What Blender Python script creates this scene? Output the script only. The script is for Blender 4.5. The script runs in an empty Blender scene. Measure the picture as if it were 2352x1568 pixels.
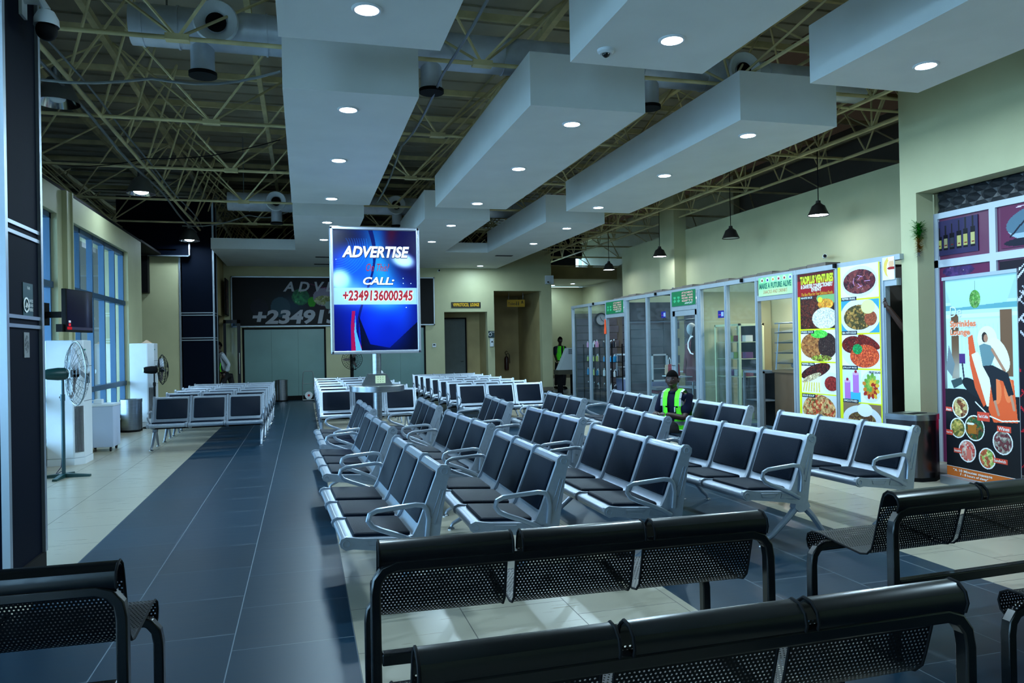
import bpy, bmesh, math, random
import numpy as np
from mathutils import Vector, Matrix, Euler
random.seed(7)
PI = math.pi
SC = bpy.context.scene
COL = SC.collection
V = Vector

# ---------------------------------------------------------------- camera
cam = bpy.data.cameras.new('camera'); cam.sensor_width = 36; cam.lens = 36*1720/2352; cam.clip_start = .05; cam.clip_end = 300
cam_o = bpy.data.objects.new('camera', cam); COL.objects.link(cam_o)
_y, _p, _r = math.radians(15.5697), math.radians(.2932), math.radians(1.1)
_f = V((math.sin(_y)*math.cos(_p), math.cos(_y)*math.cos(_p), math.sin(_p)))
_r0 = V((math.cos(_y), -math.sin(_y), 0)); _u0 = _r0.cross(_f)
_rt = math.cos(_r)*_r0 - math.sin(_r)*_u0; _up = math.sin(_r)*_r0 + math.cos(_r)*_u0
M = Matrix((_rt, _up, -_f)).transposed().to_4x4(); M.translation = V((0, 0, 1.515))
cam_o.matrix_world = M
SC.camera = cam_o
SC.view_settings.view_transform = 'Standard'; SC.view_settings.look = 'None'
SC.view_settings.gamma = 1; SC.view_settings.use_curve_mapping = False
SC.view_settings.exposure = 0.28

# ---------------------------------------------------------------- world and large lights
W = bpy.data.worlds.new('world'); SC.world = W; W.use_nodes = True
bg = W.node_tree.nodes['Background']; bg.inputs[0].default_value = (.40, .72, 1, 1); bg.inputs[1].default_value = 12

def area(name, loc, rot, sx, sy, power, color, shape='RECTANGLE', spread=PI):
    l = bpy.data.lights.new(name, 'AREA'); l.shape = shape; l.size = sx; l.size_y = sy; l.energy = power; l.color = color; l.spread = spread
    o = bpy.data.objects.new(name, l); COL.objects.link(o); o.location = loc; o.rotation_euler = rot; return o
# sampling portals (no light of their own) in the tall window openings of the left wall
for i, (a, b) in enumerate([(12.9, 16.6), (8.2, 12.1), (3.5, 7.4), (-1.2, 2.7), (-5.9, -2.1)]):
    area('window_portal', (-3.88, (a+b)/2, 1.95), (0, -PI/2, 0), 3.3, b-a, 1, (1, 1, 1)).data.cycles.is_portal = True

# ---------------------------------------------------------------- materials
def s2l(c):
    return tuple((x/255/12.92 if x/255 <= .04045 else ((x/255+.055)/1.055)**2.4) for x in c)
MATS = {}
def mat(name, rgb, rough=.5, metal=0, noise=0, nscale=8, bump=0, bscale=60, spec=.5, coat=0, emit=None, estr=0, alpha=1, trans=0, stretch=None):
    if name in MATS: return MATS[name]
    m = bpy.data.materials.new(name); m.use_nodes = True; nt = m.node_tree; b = nt.nodes['Principled BSDF']
    c = s2l(rgb) + (1,)
    b.inputs['Base Color'].default_value = c; b.inputs['Roughness'].default_value = rough; b.inputs['Metallic'].default_value = metal
    b.inputs['Specular IOR Level'].default_value = spec; b.inputs['Coat Weight'].default_value = coat
    b.inputs['Transmission Weight'].default_value = trans
    tc = nt.nodes.new('ShaderNodeTexCoord'); src = tc.outputs['Object']
    if stretch:
        mp = nt.nodes.new('ShaderNodeMapping'); mp.inputs['Scale'].default_value = stretch; nt.links.new(src, mp.inputs[0]); src = mp.outputs[0]
    if noise:
        n = nt.nodes.new('ShaderNodeTexNoise'); n.inputs['Scale'].default_value = nscale; n.inputs['Detail'].default_value = 5
        nt.links.new(src, n.inputs['Vector'])
        r = nt.nodes.new('ShaderNodeValToRGB')
        r.color_ramp.elements[0].position = .3; r.color_ramp.elements[1].position = .7
        r.color_ramp.elements[0].color = tuple(x*(1-noise) for x in c[:3]) + (1,); r.color_ramp.elements[1].color = tuple(min(1, x*(1+noise*.5)) for x in c[:3]) + (1,)
        nt.links.new(n.outputs[0], r.inputs[0]); nt.links.new(r.outputs[0], b.inputs['Base Color'])
    if bump:
        n2 = nt.nodes.new('ShaderNodeTexNoise'); n2.inputs['Scale'].default_value = bscale; nt.links.new(src, n2.inputs['Vector'])
        bp = nt.nodes.new('ShaderNodeBump'); bp.inputs['Strength'].default_value = bump; bp.inputs['Distance'].default_value = .01
        nt.links.new(n2.outputs[0], bp.inputs['Height']); nt.links.new(bp.outputs[0], b.inputs['Normal'])
    if emit: b.inputs['Emission Color'].default_value = s2l(emit) + (1,); b.inputs['Emission Strength'].default_value = estr
    MATS[name] = m; return m

def glass(name, tint=(1, 1, 1), refl=.12, rough=.02, haze=0, hazecol=(.5, .6, .6)):
    if name in MATS: return MATS[name]
    m = bpy.data.materials.new(name); m.use_nodes = True; nt = m.node_tree; nt.nodes.clear()
    o = nt.nodes.new('ShaderNodeOutputMaterial'); t = nt.nodes.new('ShaderNodeBsdfTransparent'); g = nt.nodes.new('ShaderNodeBsdfGlossy')
    t.inputs[0].default_value = tint + (1,); g.inputs['Roughness'].default_value = rough; g.inputs[0].default_value = (.9, .95, 1, 1)
    fr = nt.nodes.new('ShaderNodeFresnel'); fr.inputs[0].default_value = 1.5
    ad = nt.nodes.new('ShaderNodeMath'); ad.operation = 'MULTIPLY_ADD'; ad.inputs[1].default_value = 1.0; ad.inputs[2].default_value = refl*.4; ad.use_clamp = True
    geo = nt.nodes.new('ShaderNodeNewGeometry'); ff = nt.nodes.new('ShaderNodeMath'); ff.operation = 'SUBTRACT'; ff.inputs[0].default_value = 1; nt.links.new(geo.outputs['Backfacing'], ff.inputs[1])
    nt.links.new(fr.outputs[0], ad.inputs[0]); a2 = nt.nodes.new('ShaderNodeMath'); a2.operation = 'MULTIPLY'; nt.links.new(ad.outputs[0], a2.inputs[0]); nt.links.new(ff.outputs[0], a2.inputs[1]); ad = a2
    mx = nt.nodes.new('ShaderNodeMixShader'); nt.links.new(ad.outputs[0], mx.inputs[0]); nt.links.new(g.outputs[0], mx.inputs[2])
    if haze:
        d = nt.nodes.new('ShaderNodeBsdfDiffuse'); d.inputs[0].default_value = hazecol + (1,)
        m2 = nt.nodes.new('ShaderNodeMixShader'); m2.inputs[0].default_value = haze
        n = nt.nodes.new('ShaderNodeTexNoise'); n.inputs['Scale'].default_value = 2.5; tcn = nt.nodes.new('ShaderNodeTexCoord'); nt.links.new(tcn.outputs['Object'], n.inputs['Vector'])
        mm = nt.nodes.new('ShaderNodeMath'); mm.operation = 'MULTIPLY'; mm.inputs[1].default_value = haze*2; mm.use_clamp = True
        nt.links.new(n.outputs[0], mm.inputs[0]); nt.links.new(mm.outputs[0], m2.inputs[0])
        nt.links.new(t.outputs[0], m2.inputs[1]); nt.links.new(d.outputs[0], m2.inputs[2]); nt.links.new(m2.outputs[0], mx.inputs[1])
    else: nt.links.new(t.outputs[0], mx.inputs[1])
    nt.links.new(mx.outputs[0], o.inputs[0]); MATS[name] = m; return m

def floor_mat():
    m = bpy.data.materials.new('floor_tiles'); m.use_nodes = True; nt = m.node_tree; b = nt.nodes['Principled BSDF']; L = nt.links.new
    def math_(op, a, c=None, d=None):
        n = nt.nodes.new('ShaderNodeMath'); n.operation = op
        for i, x in enumerate((a, c, d)):
            if x is None: continue
            if isinstance(x, (int, float)): n.inputs[i].default_value = x
            else: L(x, n.inputs[i])
        return n.outputs[0]
    tc = nt.nodes.new('ShaderNodeTexCoord'); sp = nt.nodes.new('ShaderNodeSeparateXYZ'); L(tc.outputs['Object'], sp.inputs[0]); X, Y = sp.outputs[0], sp.outputs[1]
    # dark bands run the length of the hall
    def band(v, a, c): return math_('MULTIPLY', math_('GREATER_THAN', v, a), math_('LESS_THAN', v, c))
    dk = band(X, -1.60, .235)
    dk = math_('MAXIMUM', dk, band(X, 2.12, 4.06))
    dk = math_('MAXIMUM', dk, math_('MULTIPLY', band(X, 5.9, 9.0), band(Y, 7.6, 24)))
    dk = math_('MAXIMUM', dk, math_('MULTIPLY', band(X, -3.7, 9), band(Y, 21.9, 23.6)))
    # tile grid, running joint per column
    colf = math_('DIVIDE', math_('ADD', X, 1.60), .6117); ci = math_('FLOOR', colf); cf = math_('FRACT', colf)
    off = math_('MULTIPLY', math_('FRACT', math_('MULTIPLY', ci, .37)), 1.0)
    rf = math_('FRACT', math_('ADD', math_('DIVIDE', Y, .645), off)); ri = math_('FLOOR', math_('ADD', math_('DIVIDE', Y, .645), off))
    def line(f, w): return math_('MAXIMUM', math_('LESS_THAN', f, w), math_('GREATER_THAN', f, 1-w))
    gl = math_('MAXIMUM', line(cf, .0045), line(rf, .0038))
    wn = nt.nodes.new('ShaderNodeTexWhiteNoise'); wn.noise_dimensions = '2D'; cb = nt.nodes.new('ShaderNodeCombineXYZ'); L(ci, cb.inputs[0]); L(ri, cb.inputs[1]); L(cb.outputs[0], wn.inputs['Vector'])
    mp = nt.nodes.new('ShaderNodeMapping'); mp.inputs['Scale'].default_value = (1.5, 22, 1); L(tc.outputs['Object'], mp.inputs[0])
    ns = nt.nodes.new('ShaderNodeTexNoise'); ns.inputs['Scale'].default_value = 1.6; ns.inputs['Detail'].default_value = 6; L(mp.outputs[0], ns.inputs['Vector'])
    nb = nt.nodes.new('ShaderNodeTexNoise'); nb.inputs['Scale'].default_value = .9; nb.inputs['Detail'].default_value = 4; L(tc.outputs['Object'], nb.inputs['Vector'])
    def mix(f, a, c):
        n = nt.nodes.new('ShaderNodeMix'); n.data_type = 'RGBA'
        (L(f, n.inputs[0]) if not isinstance(f, float) else setattr(n.inputs[0], 'default_value', f))
        for s, x in ((6, a), (7, c)):
            if isinstance(x, tuple): n.inputs[s].default_value = x + (1,)
            else: L(x, n.inputs[s])
        return n.outputs[2]
    vf = math_('ADD', math_('MULTIPLY', wn.outputs[0], .35), math_('MULTIPLY', ns.outputs[0], .65))
    dark = mix(vf, s2l((2, 27, 42)), s2l((9, 46, 66))); light = mix(vf, s2l((156, 149, 131)), s2l((167, 160, 142)))
    light = mix(math_('MULTIPLY', nb.outputs[0], .35), light, s2l((120, 112, 98)))
    c = mix(dk, light, dark)
    gc = mix(dk, s2l((80, 78, 72)), s2l((98, 110, 120)))
    c = mix(gl, c, gc); L(c, b.inputs['Base Color'])
    rg = math_('ADD', math_('MULTIPLY', ns.outputs[0], .07), math_('ADD', .25, math_('MULTIPLY', gl, .3))); L(math_('ADD', rg, math_('MULTIPLY', dk, .08)), b.inputs['Roughness'])
    L(math_('SUBTRACT', .40, math_('MULTIPLY', dk, .20)), b.inputs['Specular IOR Level'])
    bp = nt.nodes.new('ShaderNodeBump'); bp.inputs['Strength'].default_value = .10; bp.inputs['Distance'].default_value = .003
    L(math_('SUBTRACT', math_('MULTIPLY', ns.outputs[0], .15), gl), bp.inputs['Height']); L(bp.outputs[0], b.inputs['Normal'])
    return m

def perf_mat(name='perforated_steel', pitch=.0145, hole=.215):
    m = bpy.data.materials.new(name); m.use_nodes = True; nt = m.node_tree; b = nt.nodes['Principled BSDF']; L = nt.links.new
    b.inputs['Base Color'].default_value = s2l((5, 7, 10)) + (1,); b.inputs['Roughness'].default_value = .42; b.inputs['Specular IOR Level'].default_value = .22
    def mt(op, a, c=None):
        n = nt.nodes.new('ShaderNodeMath'); n.operation = op
        for i, x in enumerate((a, c)):
            if x is None: continue
            if isinstance(x, (int, float)): n.inputs[i].default_value = x
            else: L(x, n.inputs[i])
        return n.outputs[0]
    uv = nt.nodes.new('ShaderNodeUVMap'); sp = nt.nodes.new('ShaderNodeSeparateXYZ'); L(uv.outputs[0], sp.inputs[0])
    v = mt('DIVIDE', sp.outputs[1], pitch*.866); row = mt('FLOOR', v)
    u = mt('ADD', mt('DIVIDE', sp.outputs[0], pitch), mt('MULTIPLY', mt('MODULO', row, 2), .5))
    du = mt('SUBTRACT', mt('FRACT', u), .5); dv = mt('MULTIPLY', mt('SUBTRACT', mt('FRACT', v), .5), .866)
    d = mt('SQRT', mt('ADD', mt('MULTIPLY', du, du), mt('MULTIPLY', dv, dv))); h = mt('LESS_THAN', d, hole)
    t = nt.nodes.new('ShaderNodeBsdfTransparent'); mx = nt.nodes.new('ShaderNodeMixShader'); out = nt.nodes['Material Output']
    L(h, mx.inputs[0]); L(b.outputs[0], mx.inputs[1]); L(t.outputs[0], mx.inputs[2]); L(mx.outputs[0], out.inputs[0]); MATS[name] = m; return m

def paint_mat(name, rough=.5, estr=0, coat=.0):
    m = bpy.data.materials.new(name); m.use_nodes = True; nt = m.node_tree; b = nt.nodes['Principled BSDF']
    a = nt.nodes.new('ShaderNodeAttribute'); a.attribute_name = 'ink'; nt.links.new(a.outputs[0], b.inputs['Base Color'])
    b.inputs['Roughness'].default_value = rough; b.inputs['Coat Weight'].default_value = coat; b.inputs['Specular IOR Level'].default_value = .2
    if estr:
        b.inputs['Base Color'].default_value = (0, 0, 0, 1); nt.links.new(a.outputs[0], b.inputs['Emission Color']); b.inputs['Emission Strength'].default_value = estr
    return m

STEEL = mat('satin_silver_paint', (146, 156, 169), .34, .5, noise=.06, nscale=30)
CHROME = mat('polished_steel', (200, 205, 212), .14, 1)
BRUSHED = mat('brushed_stainless', (150, 155, 162), .28, 1, noise=.15, nscale=6, stretch=(1, 1, 12))
CUSH = mat('black_vinyl', (5, 17, 32), .5, 0, spec=.12, noise=.1, nscale=40, bump=.25, bscale=220)
BLACK = mat('black_gloss_paint', (7, 9, 12), .24, 0, coat=.08, spec=.45, noise=.2, nscale=20)
MATTE = mat('matt_black', (9, 9, 11), .7, spec=.15)
RUBBER = mat('black_rubber', (22, 22, 24), .6)
CREAM = mat('cream_wall_paint', (182, 180, 142), .55, 0, noise=.10, nscale=1.3, bump=.1, bscale=90)
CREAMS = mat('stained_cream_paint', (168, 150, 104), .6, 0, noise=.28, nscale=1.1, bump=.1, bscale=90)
WHITEP = mat('white_plaster', (218, 222, 222), .6, 0, noise=.05, nscale=2, bump=.15, bscale=160)
CLAD = mat('black_composite_panel', (5, 12, 26), .65, 0, spec=.05, noise=.1, nscale=3)
ALU = mat('aluminium', (168, 178, 188), .35, .8)
ALUW = mat('silver_frame', (165, 176, 186), .4, .5, noise=.05)
BLUEFR = mat('blue_grey_frame', (54, 84, 110), .4, .5)
ROOF = mat('roof_sheet', (168, 160, 140), .7, 0, noise=.25, nscale=.8)
PIPE = mat('truss_paint', (206, 192, 142), .5, 0, noise=.3, nscale=3)
PIPEG = mat('conduit_grey', (130, 136, 138), .4, .5)
DUCTM = mat('galvanised_duct', (200, 208, 220), .32, .35, noise=.25, nscale=3)
PLASW = mat('white_plastic', (205, 212, 218), .35, 0, noise=.03)
SKIN = mat('dark_brown_skin', (54, 32, 25), .5, 0, noise=.1, nscale=25)
HAIR = mat('black_hair', (6, 5, 5), .9, spec=.05)
NAVY = mat('navy_cloth', (10, 16, 38), .85, 0, spec=.15, noise=.2, nscale=12, bump=.3, bscale=30)
NEON = mat('neon_green_cloth', (92, 250, 30), .7, 0, noise=.06, nscale=10)
REFL = mat('grey_reflective_tape', (130, 134, 136), .4, .2)
GLASS = glass('clear_glass', (.93, .97, 1), .12)
GLASSD = glass('shop_glass', (.88, .94, .95), .04, .03, haze=.03, hazecol=(.35, .42, .45))
TEAL = mat('teal_frosted_glass', (110, 144, 142), .25, 0, noise=.10, nscale=1.2, spec=.8, coat=.4)
PERF = perf_mat()
LAMP = mat('lamp_diffuser', (255, 255, 255), .5, emit=(215, 232, 255), estr=22)

# ---------------------------------------------------------------- mesh building
class MB:
    def __init__(s): s.v = []; s.f = []; s.m = []; s.uv = {}; s.mats = []; s.cur = 0
    def use(s, m):
        if m not in s.mats: s.mats.append(m)
        s.cur = s.mats.index(m); return s
    def add(s, vs, fs):
        b = len(s.v); s.v += [tuple(x) for x in vs]
        for f in fs: s.f.append(tuple(i+b for i in f)); s.m.append(s.cur)
        return b
    def box(s, a, b, T=None):
        x0, y0, z0 = a; x1, y1, z1 = b
        vs = [V(p) for p in ((x0,y0,z0),(x1,y0,z0),(x1,y1,z0),(x0,y1,z0),(x0,y0,z1),(x1,y0,z1),(x1,y1,z1),(x0,y1,z1))]
        if T: vs = [T @ p for p in vs]
        s.add(vs, [(0,3,2,1),(4,5,6,7),(0,1,5,4),(1,2,6,5),(2,3,7,6),(3,0,4,7)]); return s
    def cbox(s, c, d, T=None):
        return s.box([c[i]-d[i]/2 for i in range(3)], [c[i]+d[i]/2 for i in range(3)], T)
    def rbox(s, c, d, r, n=3, axis=2):
        # box with rounded vertical edges (about axis) made as a prism
        a, b = [i for i in range(3) if i != axis]; w, h = d[a]/2-r, d[b]/2-r; pts = []
        for (sx, sy, a0) in ((1,1,0),(-1,1,PI/2),(-1,-1,PI),(1,-1,1.5*PI)):
            for k in range(n+1):
                t = a0+PI/2*k/n; pts.append((sx*w+r*math.cos(t), sy*h+r*math.sin(t)))
        return s.prism(pts, c[axis]-d[axis]/2, c[axis]+d[axis]/2, axis, (c[a], c[b]))
    def prism(s, pts, lo, hi, axis=1, off=(0, 0)):
        def P(p, t):
            q = [0, 0, 0]; a, b = [i for i in range(3) if i != axis]; q[a] = p[0]+off[0]; q[b] = p[1]+off[1]; q[axis] = t; return q
        n = len(pts); vs = [P(p, lo) for p in pts]+[P(p, hi) for p in pts]
        fs = [tuple(range(n)), tuple(range(2*n-1, n-1, -1))]+[(i, i+n, (i+1) % n+n, (i+1) % n) for i in range(n)]
        s.add(vs, fs); return s
    def tube(s, pts, r, n=8, closed=False, caps=True, sx=1):
        pts = [V(p) for p in pts]; N = len(pts); rs = r if isinstance(r, (list, tuple)) else [r]*N
        rings = []; prev = None
        for i, p in enumerate(pts):
            if closed: t = (pts[(i+1) % N]-pts[i-1])
            else: t = (pts[min(i+1, N-1)]-pts[max(i-1, 0)])
            t = t.normalized() if t.length > 1e-9 else V((0, 0, 1))
            if prev is None:
                a = V((0, 0, 1)) if abs(t.z) < .9 else V((0, 1, 0)); nn = (a-t*a.dot(t)).normalized()
            else: nn = (prev-t*prev.dot(t)).normalized()
            prev = nn; bb = t.cross(nn)
            rings.append([p+nn*rs[i]*math.cos(2*PI*k/n)*sx+bb*rs[i]*math.sin(2*PI*k/n) for k in range(n)])
        vs = [q for R_ in rings for q in R_]; fs = []
        for i in range(N if closed else N-1):
            j = (i+1) % N
            for k in range(n): fs.append((i*n+k, i*n+(k+1) % n, j*n+(k+1) % n, j*n+k))
        if caps and not closed: fs += [tuple(range(n-1, -1, -1)), tuple(range((N-1)*n, N*n))]
        s.add(vs, fs); return s
    def cyl(s, a, b, r, n=12, r2=None): return s.tube([a, b], [r, r if r2 is None else r2], n)
    def lathe(s, prof, c=(0, 0, 0), n=20, T=None, arc=2*PI):
        full = abs(arc-2*PI) < 1e-6; m = n if full else n+1; vs = []
        for (r, z) in prof:
            for k in range(m):
                a = arc*k/n; p = V((c[0]+r*math.cos(a), c[1]+r*math.sin(a), c[2]+z)); vs.append(T @ p if T else p)
        fs = []
        for i in range(len(prof)-1):
            for k in range(n if full else n): fs.append((i*m+k, i*m+(k+1) % m, (i+1)*m+(k+1) % m, (i+1)*m+k))
        s.add(vs, fs); return s
    def ball(s, c, r, n=12, m=8, sc=(1, 1, 1)):
        vs = []; fs = []
        for i in range(m+1):
            t = PI*i/m
            for k in range(n): a = 2*PI*k/n; vs.append((c[0]+r*sc[0]*math.sin(t)*math.cos(a), c[1]+r*sc[1]*math.sin(t)*math.sin(a), c[2]+r*sc[2]*math.cos(t)))
        for i in range(m):
            for k in range(n): fs.append((i*n+k, (i+1)*n+k, (i+1)*n+(k+1) % n, i*n+(k+1) % n))
        s.add(vs, fs); return s
    def sheet(s, prof, y0, y1, ny=1):
        # surface along profile (x,z) between y0..y1, with metric uv
        ln = [0]
        for i in range(1, len(prof)): ln.append(ln[-1]+math.dist(prof[i], prof[i-1]))
        vs = []
        for j in range(ny+1):
            y = y0+(y1-y0)*j/ny
            for p in prof: vs.append((p[0], y, p[1]))
        n = len(prof); b = s.add(vs, [])
        for j in range(ny):
            for i in range(n-1):
                idx = (j*n+i, j*n+i+1, (j+1)*n+i+1, (j+1)*n+i); s.f.append(tuple(b+q for q in idx)); s.m.append(s.cur)
                s.uv[len(s.f)-1] = [((y0+(y1-y0)*(q//n)/ny), ln[q % n]) for q in idx]
        return s
    def build(s, name, m=None, parent=None, smooth=35, loc=None, rot=None, bevel=0):
        me = bpy.data.meshes.new(name); me.from_pydata(s.v, [], s.f); ms = s.mats if s.mats else [m]
        for q in ms: me.materials.append(q)
        if s.mats: me.polygons.foreach_set('material_index', s.m)
        if s.uv:
            u = me.uv_layers.new(name='UVMap')
            for fi, cs in s.uv.items():
                p = me.polygons[fi]
                for li, c in zip(p.loop_indices, cs): u.data[li].uv = c
        bm = bmesh.new(); bm.from_mesh(me); bmesh.ops.recalc_face_normals(bm, faces=bm.faces); bm.to_mesh(me); bm.free()
        if smooth: me.polygons.foreach_set('use_smooth', [True]*len(me.polygons)); me.set_sharp_from_angle(angle=math.radians(smooth))
        me.update()
        o = bpy.data.objects.new(name, me); COL.objects.link(o)
        if parent: o.parent = parent
        if loc: o.location = loc
        if rot: o.rotation_euler = rot
        if bevel:
            mo = o.modifiers.new('bevel', 'BEVEL'); mo.width = bevel; mo.segments = 2; mo.limit_method = 'ANGLE'
        return o

def tag(o, label=None, cat=None, group=None, kind=None):
    if label: o['label'] = label
    if cat: o['category'] = cat
    if group: o['group'] = group
    if kind: o['kind'] = kind
    return o
def thing(name, label, cat, loc=(0, 0, 0), rz=0, group=None):
    o = bpy.data.objects.new(name, None); COL.objects.link(o); o.empty_display_size = .1
    o.location = loc; o.rotation_euler = (0, 0, rz); return tag(o, label, cat, group)
def struct(name, mb, m=None, **k): return tag(mb.build(name, m, **k), kind='structure')
KIDS = {}
def kids(o): return [c for c in bpy.data.objects if c.parent == o]
def copy_tree(o, parent=None, cache={}):
    c = o.copy(); COL.objects.link(c); c.parent = parent
    if o.name not in cache: cache[o.name] = kids(o)
    for ch in cache[o.name]: copy_tree(ch, c)
    return c

TEXTS = []
def text(s, parent, x, z, w, h, m, y=-.006, bold=0, shear=0, name='lettering', align='CENTER', ext=.001):
    cu = bpy.data.curves.new(name, 'FONT'); cu.body = s; cu.size = 1; cu.align_x = align; cu.align_y = 'CENTER'; cu.offset = bold; cu.shear = shear; cu.extrude = 0; cu.resolution_u = 3
    cu.materials.append(m); o = bpy.data.objects.new(name, cu); COL.objects.link(o); o.parent = parent; o.location = (x, y, z); o.rotation_euler = (PI/2, 0, 0)
    TEXTS.append((o, w, h)); return o

class Canvas:
    def __init__(s, w, h, res, bgc):
        s.w, s.h = w, h; s.nx = max(2, int(w*res)); s.ny = max(2, int(h*res))
        x = (np.arange(s.nx)+.5)/s.nx*w; z = (np.arange(s.ny)+.5)/s.ny*h; s.X, s.Z = np.meshgrid(x, z); s.c = np.zeros((s.ny, s.nx, 3)); s.c[:] = bgc; s.rng = np.random.RandomState(3)
    def noise(s, cell):
        a = s.rng.rand(int(s.h/cell)+3, int(s.w/cell)+3); gx = s.X/cell; gz = s.Z/cell; i = gx.astype(int); j = gz.astype(int); fx = gx-i; fz = gz-j
        return (a[j, i]*(1-fx)+a[j, i+1]*fx)*(1-fz)+(a[j+1, i]*(1-fx)+a[j+1, i+1]*fx)*fz
    def put(s, mask, col, a=1.):
        mm = (np.asarray(mask, float)*a)[..., None]; s.c = s.c*(1-mm)+np.array(col, float)*mm
    def rect(s, x0, z0, x1, z1, col, a=1.): s.put((s.X > x0) & (s.X < x1) & (s.Z > z0) & (s.Z < z1), col, a)
    def ell(s, x, z, rx, rz, col, a=1., ang=0, clip=None):
        c, d = math.cos(ang), math.sin(ang); u = (s.X-x)*c+(s.Z-z)*d; v = -(s.X-x)*d+(s.Z-z)*c; m = (u/rx)**2+(v/rz)**2 < 1
        if clip: m &= (s.X > clip[0]) & (s.X < clip[2]) & (s.Z > clip[1]) & (s.Z < clip[3])
        s.put(m, col, a); return m
    def glow(s, x, z, rx, rz, col, a=1., ang=0, p=1):
        c, d = math.cos(ang), math.sin(ang); u = (s.X-x)*c+(s.Z-z)*d; v = -(s.X-x)*d+(s.Z-z)*c
        s.put(np.exp(-((u/rx)**2+(v/rz)**2)**p), col, a)
    def food(s, x, z, rx, rz, cols, cell=.02, ang=0, clip=None):
        m = s.ell(x, z, rx, rz, cols[0], 1, ang, clip)
        for k, col in enumerate(cols[1:]):
            n = s.noise(cell*(.8+.3*k)); s.put(m & (n > .52), col, .8)
        n = s.noise(cell*.45)*.5+s.noise(cell*1.6)*.5; s.c = np.where(m[..., None], s.c*(.62+.72*n[..., None]), s.c); hl = s.noise(cell*.4); s.put(m & (hl > .88), (235, 215, 190), .45)
    def poly(s, pts, col, a=1.):
        m = np.zeros(s.X.shape, bool); n = len(pts)
        for i in range(n):
            (x0, z0), (x1, z1) = pts[i], pts[(i+1) % n]
            if z0 == z1: continue
            c = ((z0 > s.Z) != (z1 > s.Z)) & (s.X < (x1-x0)*(s.Z-z0)/(z1-z0)+x0); m ^= c
        s.put(m, col, a); return m
    def line(s, x0, z0, x1, z1, w, col, a=1.):
        L2 = (x1-x0)**2+(z1-z0)**2; t = np.clip(((s.X-x0)*(x1-x0)+(s.Z-z0)*(z1-z0))/max(L2, 1e-9), 0, 1)
        s.put((s.X-x0-t*(x1-x0))**2+(s.Z-z0-t*(z1-z0))**2 < w*w/4, col, a)
    def build(s, name, parent, m, x0=0, y=0, z0=0):
        nx, ny = s.nx, s.ny
        # one quad per cell, corner colours
        px = np.linspace(0, s.w, nx+1)+x0; pz = np.linspace(0, s.h, ny+1)+z0; GX, GZ = np.meshgrid(px, pz); co = np.stack([GX, np.full(GX.shape, y), GZ], -1).reshape(-1, 3)
        i = np.arange(ny)[:, None]*(nx+1)+np.arange(nx)[None, :]; q = np.stack([i, i+1, i+nx+2, i+nx+1], -1).reshape(-1, 4)
        me = bpy.data.meshes.new(name); me.vertices.add(len(co)); me.vertices.foreach_set('co', co.ravel()); me.loops.add(q.size); me.loops.foreach_set('vertex_index', q.ravel().astype(np.int32))
        me.polygons.add(len(q)); me.polygons.foreach_set('loop_start', np.arange(0, q.size, 4, dtype=np.int32)); me.update(calc_edges=True)
        c = np.clip(s.c, 0, 255)/255; c = np.where(c <= .04045, c/12.92, ((c+.055)/1.055)**2.4); cc = np.concatenate([c, np.ones(c.shape[:2]+(1,))], -1).reshape(-1, 4)
        at = me.color_attributes.new('ink', 'FLOAT_COLOR', 'CORNER'); at.data.foreach_set('color', np.repeat(cc, 4, 0).ravel().astype(np.float32))
        me.materials.append(m); o = bpy.data.objects.new(name, me); COL.objects.link(o); o.parent = parent; return o
PRINT = paint_mat('printed_vinyl', .5); SCREEN = paint_mat('lit_display', .2, estr=.72)
# ================================================================ the building
TOPZ = 6.5
f = MB().box((-3.9, -6.3, -.12), (12.5, 33, 0)); struct('floor', f, floor_mat(), smooth=0)
struct('ground', MB().box((-30, -12, -.3), (-3.9, 45, -.14)), mat('outside_paving', (150, 150, 145), .8), smooth=0)
# roof sheet with ribs running across, and its closing walls
r = MB().box((-7.2, -6.3, TOPZ), (8.0, 33, TOPZ+.05))
y = -6
while y < 33: r.box((-7.2, y, TOPZ-.03), (8.0, y+.03, TOPZ)); y += .52
struct('ceiling', r, ROOF, smooth=0)
tl = bpy.data.materials.new('translucent_roof_panel'); tl.use_nodes = True; nt = tl.node_tree; nt.nodes.clear()
o_ = nt.nodes.new('ShaderNodeOutputMaterial'); t_ = nt.nodes.new('ShaderNodeBsdfTranslucent'); d_ = nt.nodes.new('ShaderNodeBsdfDiffuse'); mx_ = nt.nodes.new('ShaderNodeMixShader')
t_.inputs[0].default_value = (.085, .056, .040, 1); d_.inputs[0].default_value = (.14, .10, .075, 1); mx_.inputs[0].default_value = .6
nt.links.new(t_.outputs[0], mx_.inputs[2]); nt.links.new(d_.outputs[0], mx_.inputs[1]); nt.links.new(mx_.outputs[0], o_.inputs[0])
r = MB().box((8.0, -6.3, TOPZ-.02), (12.5, 33, TOPZ)); y = -6
struct('ceiling.001', r, tl, smooth=0)

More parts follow.
